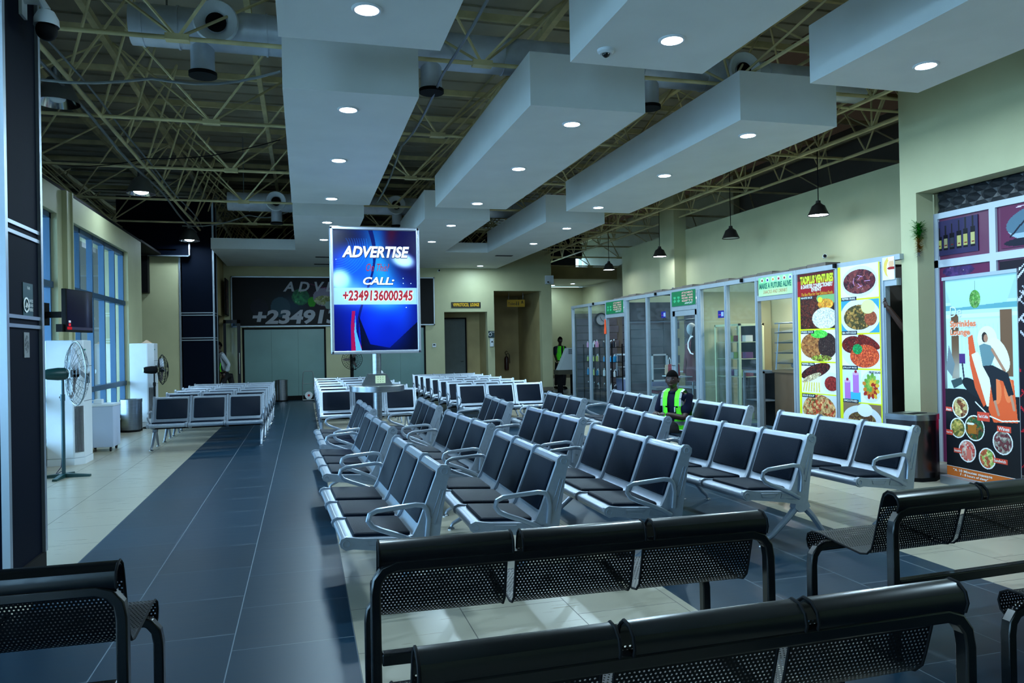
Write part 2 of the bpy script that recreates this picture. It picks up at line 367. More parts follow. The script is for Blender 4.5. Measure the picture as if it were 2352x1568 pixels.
def wall_open(mb, axis, c0, c1, a0, a1, z0, z1, ops):
    # wall slab between c0..c1 across, a0..a1 along, with rectangular openings (a,b,zl,zh)
    def bx(p, q, zl, zh):
        if q-p < 1e-4 or zh-zl < 1e-4: return
        mb.box((c0, p, zl), (c1, q, zh)) if axis == 'y' else mb.box((p, c0, zl), (q, c1, zh))
    x = a0
    for (p, q, zl, zh) in sorted(ops):
        bx(x, p, z0, z1); bx(p, q, z0, zl); bx(p, q, zh, z1); x = q
    bx(x, a1, z0, z1); return mb
WINS = [(12.80, 16.70), (8.10, 12.17), (3.4, 7.5), (-1.3, 2.8), (-6.0, -2.0)]
w = wall_open(MB(), 'y', -3.85, -3.4, -6.3, 18.0, 0, 3.93, [(a, b, .27, 3.55) for a, b in WINS])
struct('wall_left', w, CREAM, smooth=0)
w = MB()
for yy in (12.3, 7.65, 3.0, -1.75): w.box((-3.4, yy+.1, .0), (-3.33, yy+.42, 3.93)).box((-3.4, yy+.27, 0), (-3.30, yy+.31, 3.93))
struct('trim_1', w, CREAM, smooth=0)
struct('overhang_and_light_block', MB().box((-7.2, -6.3, 3.93), (-3.4, 18.0, 3.98)).box((-7.2, 18.0, 3.95), (-3.4, 20.4, 4.0)).box((-7.2, 20.4, 4.06), (-3.05, 33, 4.1)).box((-3.05, 21.3, 4.06), (-2.35, 33, 4.1)).box((-2.35, 23.65, 4.66), (7.9, 33, 4.7)).box((-7.25, -6.3, 3.93), (-7.2, 33, TOPZ)), MATTE, smooth=0)  # overhang slab and outer wall; rear slabs added to stop sky light leaking in
for i, (a, b) in enumerate(WINS):
    fr = MB(); n = 5; X0, X1 = -3.57, -3.475
    fr.box((X0, a, .27), (X1, b, .34)).box((X0, a, 3.47), (X1, b, 3.55)).box((X0, a, 2.47), (X1+.02, b, 2.56)).box((X0, a, .86), (X1+.02, b, .95))
    for k in range(n+1):
        yy = a+(b-a)*k/n; yy = min(max(yy, a+.05), b-.05); fr.box((X0, yy-.03, .27), (X1, yy+.03, 3.55))
    wo = struct('window_%d' % (i+1), fr, BLUEFR, smooth=0)
    MB().box((-3.528, a, .3), (-3.52, b, 3.5)).build('pane', GLASS, wo, smooth=0)
    MB().box((-3.85, a, .24), (-3.37, b, .275)).build('sill', CREAM, wo, smooth=0)
struct('baseboard_left', MB().box((-3.4, -6.3, 0), (-3.385, 18, .09)), mat('stone_skirting', (120, 112, 98), .4, noise=.2), smooth=0)
# short end wall, behind the left block of seats
struct('wall_end_left', MB().box((-4.6, 20.6, 0), (-2.95, 20.8, 3.95)), CREAM, smooth=0)
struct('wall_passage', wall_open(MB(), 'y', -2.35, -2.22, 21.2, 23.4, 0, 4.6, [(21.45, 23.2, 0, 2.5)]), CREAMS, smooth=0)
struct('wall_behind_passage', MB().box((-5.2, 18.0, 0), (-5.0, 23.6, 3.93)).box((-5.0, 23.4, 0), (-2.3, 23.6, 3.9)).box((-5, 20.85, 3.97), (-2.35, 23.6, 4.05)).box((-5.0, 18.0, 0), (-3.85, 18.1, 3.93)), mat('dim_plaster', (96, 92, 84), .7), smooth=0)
# dark clad bulkhead over it with a thin light trim
b = MB().box((-4.4, 20.4, 3.93), (-2.72, 20.55, 5.4)); bo = struct('trim_3', b, CLAD, smooth=0)
MB().box((-4.1, 20.37, 3.91), (-2.72, 20.4, 3.94)).box((-2.75, 20.37, 3.91), (-2.72, 20.4, 4.30)).build('edge', ALU, bo, smooth=0)
def pillar(x0, x1, y0, y1, top, name, js=(1.735, 2.34)):
    p = MB().box((x0, y0, 0), (x1, y1, top)); po = struct(name, p, CLAD, smooth=0)
    t = MB(); e = .022
    for (x, y) in ((x0, y0), (x1, y0), (x0, y1), (x1, y1)): t.box((x-e, y-e, .12), (x+e, y+e, top))
    for z in js:
        for dz in (-.03, .03): t.box((x0-.012, y0-.012, z+dz-.012), (x1+.012, y1+.012, z+dz+.012))
    t.build('edge_trim', ALU, po, smooth=0)
    MB().box((x0-.015, y0-.015, 0), (x1+.015, y1+.015, .12)).build('plinth', MATTE, po, smooth=0); return po
pillar(-2.44, -1.8, 5.36, 6.02, TOPZ, 'pillar_left')
pillar(-3.0, -2.2, 20.6, 21.3, 5.4, 'pillar_end', (1.83, 2.47))
# end wall (billboard, glazed fronts, recessed doors)
YE = 23.4
w = wall_open(MB(), 'x', YE, YE+.25, -2.3, 7.9, 0, 4.62, [(-1.73, .66, .12, 2.17), (1.37, 3.70, .12, 2.2), (4.31, 5.71, 0, 2.61), (5.94, 7.55, 0, 3.28)])
struct('wall_back', w, CREAM, smooth=0)
struct('baseboard_back', MB().box((.66, YE-.015, 0), (1.37, YE, .13)).box((3.7, YE-.015, 0), (4.31, YE, .13)).box((5.71, YE-.015, 0), (5.94, YE, .13)).box((7.55, YE-.015, 0), (7.9, YE, .13)), mat('stone_skirting', (120, 112, 98)), smooth=0)
for i, (a, b_) in enumerate(((-1.73, .66), (1.37, 3.70))):
    fr = MB().box((a, YE-.02, 0), (b_, YE+.06, .13)).box((a, YE-.02, 0), (a+.05, YE+.06, 2.18)).box((b_-.05, YE-.02, 0), (b_, YE+.06, 2.18)).box((a, YE-.02, 2.13), (b_, YE+.06, 2.18))
    wo = struct('window_%d' % (i+6), fr, MATTE, smooth=0)
    n = 3
    for k in range(n): MB().box((a+.05+(b_-a-.1)*k/n+.002, YE+.02, .13), (a+.05+(b_-a-.1)*(k+1)/n-.002, YE+.035, 2.13)).build('pane', TEAL, wo, smooth=0)
struct('light_block_behind_glass', MB().box((-1.8, YE+.18, 0), (3.8, YE+.24, 2.3)), MATTE, smooth=0)  # unseen board added so sky light does not show between the panes
# recess with the grey door
rc = MB().box((4.25, YE+.25, 0), (4.31, YE+1.2, 2.61)).box((5.71, YE+.25, 0), (5.77, YE+1.2, 2.61)).box((4.25, YE+.25, 2.61), (5.77, YE+1.2, 2.7)).box((4.31, YE+1.15, 0), (5.71, YE+1.2, 2.61))
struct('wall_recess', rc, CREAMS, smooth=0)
d = struct('door_1', MB().box((4.36, YE+1.08, 0), (5.2, YE+1.13, 2.42)), mat('grey_green_door', (62, 74, 74), .5, noise=.1), smooth=0)
MB().box((4.31, YE+1.06, 0), (4.36, YE+1.14, 2.47)).box((5.2, YE+1.06, 0), (5.25, YE+1.14, 2.47)).box((4.31, YE+1.06, 2.42), (5.25, YE+1.14, 2.47)).build('frame', MATTE, d, smooth=0)
MB().tube([(5.12, YE+1.07, 1.02), (5.12, YE+1.03, 1.02), (5.02, YE+1.03, 1.02)], .009).build('handle', CHROME, d)
co = MB().box((5.88, YE+.25, 0), (5.94, YE+2.9, 3.28)).box((7.55, YE+.25, 0), (7.9, YE+2.9, 3.28)).box((5.88, YE+.25, 3.28), (7.9, YE+2.9, 3.4)).box((5.94, YE+2.8, 0), (7.55, YE+2.9, 3.28))
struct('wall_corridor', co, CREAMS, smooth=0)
# far recess behind the kiosks
YF = 32
struct('wall_far', MB().box((7.9, YF, 0), (12.5, YF+.2, 4.1)), CREAM, smooth=0)
struct('baseboard_far', MB().box((7.9, YF-.02, 0), (12.5, YF, .14)), mat('stone_skirting', (120, 112, 98)), smooth=0)
struct('ceiling_far', MB().box((7.9, 28.2, 4.12), (12.5, YF+.2, 4.2)), WHITEP, smooth=0)
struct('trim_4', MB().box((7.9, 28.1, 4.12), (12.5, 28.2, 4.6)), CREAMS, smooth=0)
struct('wall_far_upper', wall_open(MB(), 'x', YF, YF+.1, -7.2, 12.5, 4.62, TOPZ, [(12.0, 12.4, 4.8, 5.4)]).box((-7.2, YF, 3.9), (7.9, YF+.1, 4.62)).box((7.7, YE+2.9, 0), (7.9, YF, 4.62)), MATTE, smooth=0)
# flat soffit in front of the end wall
so = MB().box((-2.12, 19.42, 4.0), (6.05, YE, 4.26)); struct('ceiling_soffit', so, WHITEP, smooth=0)
# right side: high wall behind the kiosks, near wall with the lounge opening
w = MB().box((8.7, 7.52, 0), (8.9, 19.5, 4.15)).box((8.9, 19.3, 0), (12.5, 19.5, 4.15)); struct('wall_right', w, CREAM, smooth=0)
struct('pillar_right', MB().box((8.4, 15.85, 0), (8.72, 16.6, 5.6)), CREAM, smooth=0)
struct('wall_right_side', MB().box((12.3, 19.5, 0), (12.5, YF, 6.4)), CREAM, smooth=0)
w = wall_open(MB(), 'y', 7.2, 7.45, -6.3, 7.68, 0, TOPZ, [(3.2, 7.43, 0, 3.27)]); struct('wall_right_near', w, CREAM, smooth=0)
struct('wall_right_return', MB().box((7.56, 7.47, 0), (8.9, 7.52, TOPZ)), CREAM, smooth=0)
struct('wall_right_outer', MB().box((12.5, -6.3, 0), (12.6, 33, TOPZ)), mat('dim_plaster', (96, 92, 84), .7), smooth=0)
struct('wall_front', wall_open(MB(), 'x', -6.5, -6.3, -3.9, 12.5, 0, TOPZ, []), CREAM, smooth=0)
struct('ceiling_lounge', MB().box((7.45, 2.5, 3.3), (12.3, 7.6, 3.4)), MATTE, smooth=0)

# ---------------------------------------------------------------- hanging ceiling boxes with round lamps
LX = [(-.15, 1.15), (2.31, 3.61), (4.78, 6.06)]; SEG = [(0.9, 6.2), (7.4, 13.2), (14.42, 19.42)]
LANE = ['left', 'middle', 'right']; RANK = ['nearest', 'second', 'farthest']
LIGHTY = [[5.55], [7.93, 10.1, 12.7], [15.1, 17.5]]; LCX = [.49, 2.96, 5.32]
LCOL = (.58, .84, 1)
base_lamp = None; lamp_lab = ['near', 'next', 'last']
def make_downlight():
    t = thing('ceiling_downlight', 'x', 'ceiling light')
    MB().lathe([(.088, -.012), (.102, -.014), (.112, -.006), (.112, 0)], n=28).build('trim_ring', PLASW, t)
    MB().lathe([(0, -.008), (.09, -.010)], n=28).build('diffuser', LAMP, t)
    return t
dl0 = None
def put_lamp(x, y, z, label, power=52):
    global dl0
    if dl0 is None: dl0 = make_downlight(); o = dl0
    else: o = copy_tree(dl0)
    o.location = (x, y, z); tag(o, label, 'ceiling light', 'round recessed downlights')
    a = area('downlight_glow', (x, y, z-.03), (0, 0, 0), .16, .16, power, LCOL, 'DISK'); return o
for i, (x0, x1) in enumerate(LX):
    for j, (y0, y1) in enumerate(SEG):
        zt = 4.56
        b = MB().box((x0, y0, 4.0), (x1, y1, zt)); o = b.build('ceiling_bulkhead', WHITEP, smooth=0)
        tag(o, '%s white hanging ceiling box of the %s lane, %s' % (RANK[j], LANE[i], ['cut off at the top', 'between two others', 'joining the soffit'][j]), 'ceiling panel', 'white hanging ceiling boxes')
        for k, yy in enumerate(LIGHTY[j] + ([3.2] if (i, j) == (2, 0) else [])):
            put_lamp(LCX[i]+(0 if i < 2 else (.15 if j == 2 else (.2 if j == 0 else -.1))), yy, 4.0, 'round lamp in the %s %s-lane ceiling box, %s along it' % (RANK[j], LANE[i], ['first', 'second', 'third'][k]))
put_lamp(5.32, 22.6, 4.0, 'round lamp in the flat soffit near the end wall, above the lounge door', 30)
put_lamp(11.2, 30.3, 4.12, 'round lamp in the far soffit, right one of two', 20); put_lamp(10.6, 31.2, 4.12, 'round lamp in the far soffit, left one of two', 20)
for (x, y, l) in ((.59, 20.85, 'nearer one left of display'), (.58, 22.6, 'farther one left of display'), (5.39, 20.0, 'one right of display')):
    v = MB()
    for k in range(4): v.box((x-.22, y-.06+k*.035, 3.985), (x+.22, y-.05+k*.035, 4.0))
    tag(v.box((x-.24, y-.08, 3.99), (x+.24, y+.08, 4.0)).build('ceiling_vent', mat('dark_vent', (40, 42, 44), .6), smooth=0), 'dark slot vent in the flat soffit, '+l, 'vent', 'soffit vents')
# dome camera under the nearest middle box
t = thing('dome_camera', 'small white dome camera under the nearest middle ceiling box', 'camera', (2.51, 5.87, 4.0))
MB().lathe([(.0, -.035), (.05, -.035), (.07, -.02), (.075, 0)], n=20).build('housing', PLASW, t)
MB().ball((0, 0, -.035), .035, sc=(1, 1, .9)).build('lens_dome', BLACK, t)

# ---------------------------------------------------------------- roof space frame
sf = thing('space_frame', 'olive painted steel tube space frame carrying the hall roof', 'roof truss')
ZB, ZT = 4.62, 6.12; A = 3.05
XB = [-7.0+0.0, -4.28, -1.15, 1.95, 5.05, 8.1, 11.1]; YB = [5.55+A*.935*k-2*A for k in range(11)]
XT = [-5.8, -2.72, .42, 3.5, 6.6, 9.6, 12.2]; YT = [y+1.43 for y in YB]
def chord(a, b, r, nm): MB().tube([a, b], r, 6).build(nm, PIPE, sf, smooth=60)
for y in YB: chord((-7.1, y, ZB), (12.4, y, ZB), .024, 'bottom_chord')
for x in (-4.28, -2.5, 5.05, 8.1): chord((x, -6, ZB), (x, 31.9, ZB), .026 if x == -2.5 else .022, 'bottom_chord')
for x in XT: MB().box((x-.045, -6, ZT-.06), (x+.045, 31.9, ZT+.04)).build('top_chord', PIPE, sf, smooth=0)
for x in (-4.1, -.65): MB().box((x-.04, -6, ZT+.0), (x+.04, 31.9, ZT+.1)).build('top_chord', PIPE, sf, smooth=0)
y = -4.4
while y < 31: MB().box((-7.1, y-.03, ZT+.12), (12.4, y+.03, ZT+.22)).build('purlin', PIPE, sf, smooth=0); y += 1.66
struts = []
for x in XB:
    for y in YB:
        for dx in (-1.5, 1.5):
            for dy in (-1.43, 1.43):
                if -7.1 < x+dx < 12.3: struts.append(((x, y, ZB), (x+dx, y+dy, ZT), .016))
for k in range(26):     # girder along the left conduit: V struts from half-bay nodes
    y = YB[0]+A*.935/2*k
    for dx, dy in ((.62, -.7), (.62, .7)): struts.append(((-2.5, y, ZB), (-2.5+dx, y+dy, ZT), .017))
# deep lattice girders beside the right wall
for gx in (6.75, 7.7, 8.55):
    for z in (4.45, 5.35): chord((gx, -6, z), (gx, 31.9, z), .026, 'lattice_chord')
    y = 6.5; k = 0
    while y < 31:
        struts.append(((gx, y, 4.45), (gx, y+.55, 5.35), .014)); struts.append(((gx, y+.55, 5.35), (gx, y+1.1, 4.45), .014))
        if k % 2 == 0: struts.append(((gx, y, 4.45), (gx, y, 5.35), .014)); struts.append(((gx, y, 5.35), (gx+.9, y+.8, ZT), .013))
        y += 1.1; k += 1
y = 8.0
while y < 31: chord((6.6, y, 4.45), (8.6, y, 4.45), .018, 'lattice_chord'); chord((6.6, y+.6, 5.35), (8.6, y+.6, 5.35), .016, 'lattice_chord'); y += 2.3
cp = V((0, 0, 1.5)); struts.sort(key=lambda s_: ((V(s_[0])+V(s_[1]))/2-cp).length if (V(s_[0])+V(s_[1]))[1] > 10 else 99)
for s_ in struts[:96]: MB().tube([s_[0], s_[1]], s_[2], 5).build('web_strut', PIPE, sf, smooth=60)
mb = MB()
for s_ in struts[96:]: mb.tube([s_[0], s_[1]], s_[2], 5)
tag(mb.build('web_strut', PIPE, sf, smooth=60), kind='stuff')
nd = MB()
for x in XB:
    for y in YB: nd.box((x-.11, y-.05, ZB-.03), (x+.11, y+.05, ZB+.03))
tag(nd.build('node_plate', PIPE, sf, smooth=0), kind='stuff')
for k, (dx, dz, l) in enumerate(((-.10, -.05, 'lower thick'), (-.04, .09, 'middle'), (.08, .06, 'upper right'))):
    pts = [(-2.5+dx+.02*math.sin(y*1.3+k), y, ZB+dz+.03*math.sin(y*.9+k*2)) for y in [4+.6*q for q in range(32)]]
    tag(MB().tube(pts, .019 if k == 0 else .013, 6).build('conduit', PIPEG), '%s grey conduit pipe clipped along the left roof chord' % l, 'pipe', 'conduits under the left roof')
def cable(name, pts, r, m, label): 
    P = []
    for i in range(len(pts)-1):
        for k in range(6): t = k/6; P.append(V(pts[i]).lerp(V(pts[i+1]), t)-V((0, 0, .10*math.sin(PI*t))))
    P.append(V(pts[-1])); tag(MB().tube(P, r, 6).build(name, m), label, 'cable')
cable('cable', [(-3.3, 9.3, 4.62), (-1.6, 9.2, 4.6), (-.2, 9.0, 4.72)], .016, PIPEG, 'pale cable sagging across the roof left of the first box')
cable('cable', [(-4.2, 14.0, 4.7), (-2.4, 13.2, 4.64), (-.3, 12.6, 4.9)], .008, MATTE, 'thin black cable draped below the left roof truss')
cable('cable', [(-2.72, 19.2, 4.5), (-1.2, 18.9, 4.75), (-.3, 18.6, 4.8)], .014, PIPEG, 'pale cable drooping before the soffit edge')
cable('cable', [(1.75, 4.6, 4.9), (1.55, 8.2, 4.55), (1.5, 11.5, 4.6), (1.5, 15.5, 4.5)], .016, PIPEG, 'grey cable running between left and middle ceiling boxes')
# ---------------------------------------------------------------- ducts
def duct(y, x0, x1, z, r, label, noz, down):
    t = thing('air_duct', label, 'air duct', (0, y, z))
    segs = MB(); MB().tube([(x0, 0, 0), (x1, 0, 0)], r, 28).build('duct_body', DUCTM, t)
    x = x0+.12; k = 0
    while x < x1: segs.tube([(x-.01, 0, 0), (x+.01, 0, 0)], r+.012, 28); x += .9 if k else .35; k += 1
    segs.build('seam_band', DUCTM, t)
    for nx in noz:
        nz = MB().use(PLASW).lathe([(.10, 0), (.13, .05), (.19, .09), (.215, .10), (.23, .08), (.225, .05), (.19, .0)], T=Matrix.Translation((nx, -r-.02, -.02)) @ Matrix.Rotation(PI/2, 4, 'X'), n=26)
        n_ = nz.build('nozzle', None, t); MB().lathe([(0, .055), (.105, .055)], T=Matrix.Translation((nx, -r-.02, -.02)) @ Matrix.Rotation(PI/2, 4, 'X'), n=22).build('throat', MATTE, n_)
    for nx in down:
        MB().tube([(nx, 0, -.1), (nx, 0, -r-.26)], r*.58, 24).build('branch', DUCTM, t); MB().tube([(nx, 0, -r-.25), (nx, 0, -r-.29)], r*.68, 24).build('branch_collar', MATTE, t)
    for x in (x0+.35, x0+1.9): MB().tube([(x, 0, r), (x, 0, TOPZ-z-.05)], .012, 6).build('hanger_rod', PIPEG, t)
    return t
duct(8.7, -1.7, 7.5, 5.0, .215, 'nearest galvanised round duct crossing above the ceiling boxes', (-.83, 5.5), (-1.0, 1.5, 4.3))
duct(18.3, -1.62, 6.5, 4.95, .21, 'far galvanised round duct crossing behind the ceiling boxes', (-.55, 2.2), (-.55, 2.25))

# ---------------------------------------------------------------- hanging lamps
def highbay(x, y, z, lit, label):
    t = thing('high_bay_lamp', label, 'hanging lamp', (x, y, z), group='metal high bay lamps under the left roof')
    MB().lathe([(.04, .42), (.055, .40), (.055, .30), (.10, .28), (.16, .20), (.225, .06), (.24, 0)], n=26).build('shade', mat('lamp_alu', (120, 122, 124), .35, .7), t)
    MB().lathe([(.09, .27), (.15, .19), (.21, .06), (.232, 0)], n=26).build('reflector', CHROME, t)
    MB().ball((0, 0, .06), .13 if lit else .09, sc=(1, 1, .55)).build('bulb', LAMP if lit else PLASW, t)
    MB().tube([(0, 0, .42), (0, 0, ZB-z)], .02, 8).build('stem', PIPEG, t)
    if lit: area('lamp_glow', (x, y, z+.02), (0, 0, 0), .3, .3, 40, LCOL, 'DISK')
highbay(-2.70, 9.75, 4.42, False, 'unlit metal high bay lamp beside the dark pillar')
highbay(-2.7, 14.4, 4.30, True, 'lit metal high bay lamp over the near windows')
highbay(-2.66, 19.9, 4.24, True, 'lit metal high bay lamp above the far end of the window wall')
def pendant(y, lit, label, x=8.0, z=3.5):
    t = thing('pendant_lamp', label, 'pendant lamp', (x, y, z), group='bell pendant lamps before the high right wall')
    MB().lathe([(.035, .24), (.04, .20), (.075, .17), (.10, .155), (.13, .08), (.16, .02), (.168, 0)], n=24).build('shade', mat('dark_lamp_shade', (54, 50, 48), .35, .5), t)
    MB().lathe([(0, .015), (.15, .012)], n=24).build('bulb', LAMP if lit else PLASW, t)
    MB().tube([(0, 0, .24), (0, 0, 6.49-z)], .007, 6).build('cord', MATTE, t)
    if lit: area('lamp_glow', (x, y, z), (0, 0, 0), .26, .26, 5, (.8, .9, 1), 'DISK')
pendant(10.24, True, 'lit bell pendant lamp above the menu posters'); pendant(12.8, False, 'unlit bell pendant lamp above the snack kiosk')
pendant(15.8, True, 'lit bell pendant lamp before the cream wall pillar'); pendant(18.8, True, 'farthest bell pendant lamp, beyond the cream wall pillar')

# cameras on walls
t = thing('ptz_camera', 'white and black speed dome camera bracketed to the near dark pillar', 'camera', (-1.68, 5.75, 3.72))
MB().tube([(-.12, 0, .2), (0, 0, .2), (.03, 0, .14)], .03, 10).box((-.13, -.05, .08), (-.10, .05, .3)).build('bracket', PLASW, t)
MB().lathe([(0, .14), (.05, .13), (.075, .08), (.078, .03)], c=(.03, 0, 0), n=22).build('cap', PLASW, t)
MB().ball((.03, 0, 0), .068, sc=(1, 1, 1)).build('camera_head', MATTE, t)
def bullet(loc, rz, label):
    t = thing('security_camera', label, 'camera', loc, rz); MB().cyl((0, 0, 0), (0, -.14, 0), .035, 12).build('body', PLASW, t); MB().cyl((0, -.135, 0), (0, -.15, 0), .028, 12).build('lens', MATTE, t)
    MB().box((-.02, -.02, -.02), (.02, .10, .02)).build('bracket', PLASW, t)
bullet((8.58, 10.85, 2.92), PI/2*-.4, 'white bullet camera on the high wall above the menu posters'); bullet((8.34, 15.8, 2.75), -.6, 'small white camera at the foot of the cream wall pillar'); bullet((7.75, 23.28, 3.55), -.3, 'small camera by the corner of the end wall'); bullet((4.13, 23.28, 3.9), 0, 'small black and white camera above the dark billboard end')
tag(MB().box((7.68, 23.3, 3.5), (7.95, 23.4, 3.78)).build('junction_box', PLASW, smooth=0), 'white junction box high on the end wall corner', 'box')
tag(MB().box((-3.95, 20.35, 3.0), (-3.7, 20.6, 3.93)).build('wall_duct', MATTE, smooth=0), 'dark vertical duct box in the left wall corner', 'duct')
# ================================================================ silver beam seats
def make_seat_row():
    t = thing('beam_seat_row', 'x', 'seat row')
    shell = [(-.016, .372), (-.024, .392), (-.016, .412), (.01, .421), (.05, .419), (.2, .410), (.35, .398), (.39, .40), (.412, .418), (.428, .45), (.545, .755), (.556, .782), (.578, .797), (.600, .789), (.607, .768)]
    for yc in (-.55, 0, .55):
        a, b = yc-.254, yc+.254
        m = MB().sheet(shell, a, b); m2 = MB()
        # frame sheet with real thickness and rolled front and top tubes
        th = [(p[0]+.006, p[1]-.008) for p in shell]; m2.prism(shell+th[::-1], a, b, 1)
        m2.tube([(0, a, .394), (0, b, .394)], .025, 12).tube([(.580, a, .771), (.580, b, .771)], .026, 12)
        sh = m2.build('seat_frame', STEEL, t)
        c = MB(); n = 6
        def pad(p0, p1, w, thk, up, name):
            P0, P1 = V(p0), V(p1); d = (P1-P0); L_ = d.length; d.normalize(); u = V(up)
            mb = MB(); pts = []
            # rounded-rectangle pad, slightly domed edge
            r = .014; W2, L2 = w/2, L_/2
            ring = []
            for (sx, sy, a0) in ((1, 1, 0), (-1, 1, PI/2), (-1, -1, PI), (1, -1, 1.5*PI)):
                for k in range(5): tt = a0+PI/2*k/4; ring.append((sx*(W2-r)+r*math.cos(tt), sy*(L2-r)+r*math.sin(tt)))
            C0 = (P0+P1)/2; nn = len(ring); vs = []
            for (h, s_) in ((0, 1), (thk*.7, 1), (thk, .965)):
                for q in ring: vs.append(C0+V((0, q[0]*s_, 0))+d*(q[1]*s_)+u*h)
            fs = [tuple(range(nn)), tuple(range(3*nn-1, 2*nn-1, -1))]
            for l in range(2): fs += [(l*nn+i, l*nn+(i+1) % nn, (l+1)*nn+(i+1) % nn, (l+1)*nn+i) for i in range(nn)]
            mb.add([v+V((0, yc, 0)) for v in vs], fs); return mb.build(name, CUSH, sh)
        pad((.045, 0, .421), (.380, 0, .400), .452, .022, (.06, 0, .998), 'seat_cushion')
        pad((.434, 0, .460), (.549, 0, .762), .452, .022, (-.934, 0, .358), 'back_cushion')
    plate = [(-.030, .378), (-.038, .400), (-.028, .424), (0, .436), (.03, .430), (.10, .418), (.34, .400), (.385, .41), (.418, .47), (.530, .752), (.540, .79), (.565, .812), (.60, .808), (.622, .785), (.620, .755), (.600, .715), (.565, .52), (.545, .38), (.535, .305), (.50, .285), (.455, .292), (.33, .320), (.04, .362), (.0, .358)]
    for y in (-.82, -.275, .275, .82):
        p = MB().prism(plate, y-.014, y+.014, 1)
        for s in (-1, 1):
            yy = y+s*.016
            if abs(y) < .5: continue
            for (cx, cz) in ((0, .396), (.581, .773)): p.tube([(cx+.02*math.cos(q), yy, cz+.02*math.sin(q)) for q in [2*PI*k/14 for k in range(14)]], .003, 5, closed=True)
            for lp in ([(.13, .375), (.24, .365), (.26, .392), (.12, .402)], [(.29, .355), (.42, .335), (.44, .38), (.30, .388)], [(.49, .48), (.52, .46), (.575, .66), (.555, .665)]):
                p.tube([(q[0], yy, q[1]) for q in lp], .0025, 5, closed=True)
        p.build('side_plate', STEEL, t)
    # dark cross beam under the seats
    MB().prism([(.455, .300), (.545, .300), (.50, .375)], -.80, .80, 1).build('cross_beam', MATTE, t)
    for s in (-1, 1):
        y = s*.845
        loop = [(.45, .345), (.38, .385), (.29, .425), (.20, .460), (.15, .485), (.125, .52), (.135, .556), (.175, .574), (.28, .582), (.40, .590), (.445, .583), (.468, .555), (.478, .50), (.470, .42), (.462, .36)]
        sm = []
        for i in range(len(loop)-1):
            for k in range(2): sm.append(V(loop[i]).lerp(V(loop[i+1]), k/2))
        MB().tube([(q[0], y, q[1]) for q in sm], .0115, 8, sx=1.35).build('armrest', STEEL, t)
        l = MB(); yl = s*.80
        l.prism([(.43, .305), (.545, .305), (.56, .27), (.50, .235), (.46, .235), (.42, .27)], yl-.03, yl+.03, 1)
        l.tube([(.455, yl, .27), (.37, yl, .19), (.24, yl, .085), (.165, yl, .045), (.15, yl, .02)], [.026, .023, .020, .016, .013], 10)
        l.tube([(.52, yl, .27), (.60, yl, .19), (.68, yl, .085), (.725, yl, .045), (.735, yl, .02)], [.026, .023, .020, .016, .013], 10)
        lo = l.build('leg', STEEL, t)
        for fx in (.15, .735): MB().lathe([(0, .018), (.022, .016), (.03, .006), (.03, 0), (0, 0)], c=(fx, yl, 0), n=14).build('foot', CHROME, lo)
    return t
row0 = make_seat_row(); _first = [True]
def seat_row(xt, yt, rz, label, group):
    # xt, yt: middle of the top rail of the backs
    o = row0 if _first[0] else copy_tree(row0); _first[0] = False
    a = math.radians(rz); o.location = (xt-.58*math.cos(a), yt-.58*math.sin(a), 0); o.rotation_euler = (0, 0, a)
    return tag(o, label, 'seat row', group)
ORD = ['first', 'second', 'third', 'fourth', 'fifth', 'sixth', 'seventh']
D = [[(.755, 5.25, 2.8), (1.584, 5.34, -.2), (2.51, 5.46, .3), (3.60, 5.63, 3.2), (4.69, 5.76, 2.8)],
     [(.715, 7.55, 2.7), (1.59, 7.45, 2.9), (2.55, 7.55, .7), (3.40, 7.33, -4), (4.69, 8.01, 0)],
     [(.75, 9.62, 1.5), (1.57, 9.70, -1), (2.53, 9.82, -4), (3.55, 9.98, -2.4), (4.56, 9.90, -4)]]
for r_, rank in enumerate(D):
    for c_, (x, y, a) in enumerate(rank):
        seat_row(x, y, a, 'sideways silver seats, %s row from the aisle in the %s rank' % (ORD[c_], ['nearest', 'middle', 'far'][r_]) + (', guard seated' if (r_, c_) == (1, 4) else ''), 'sideways silver seat rows')
for k, y in enumerate((12.98, 14.12, 15.02, 15.92, 16.75, 17.6)):
    seat_row(-1.47, y, 90, 'three silver seats facing the camera left of the aisle, %s row from the front' % ORD[k], 'left block of silver seat rows')
for k, y in enumerate((13.35, 14.45, 15.55, 16.6, 17.8, 19.1)):
    seat_row(1.08, y, 90, 'three silver seats facing the camera behind the display pole, %s row from the front' % ORD[k], 'middle block of silver seat rows')
for k, y in enumerate((13.75, 14.8, 15.75, 16.8, 17.8, 18.65, 19.6)):
    seat_row(3.57, y, 90, 'three silver seats facing the camera right of the display pole, %s row from the front' % ORD[k], 'right block of silver seat rows')

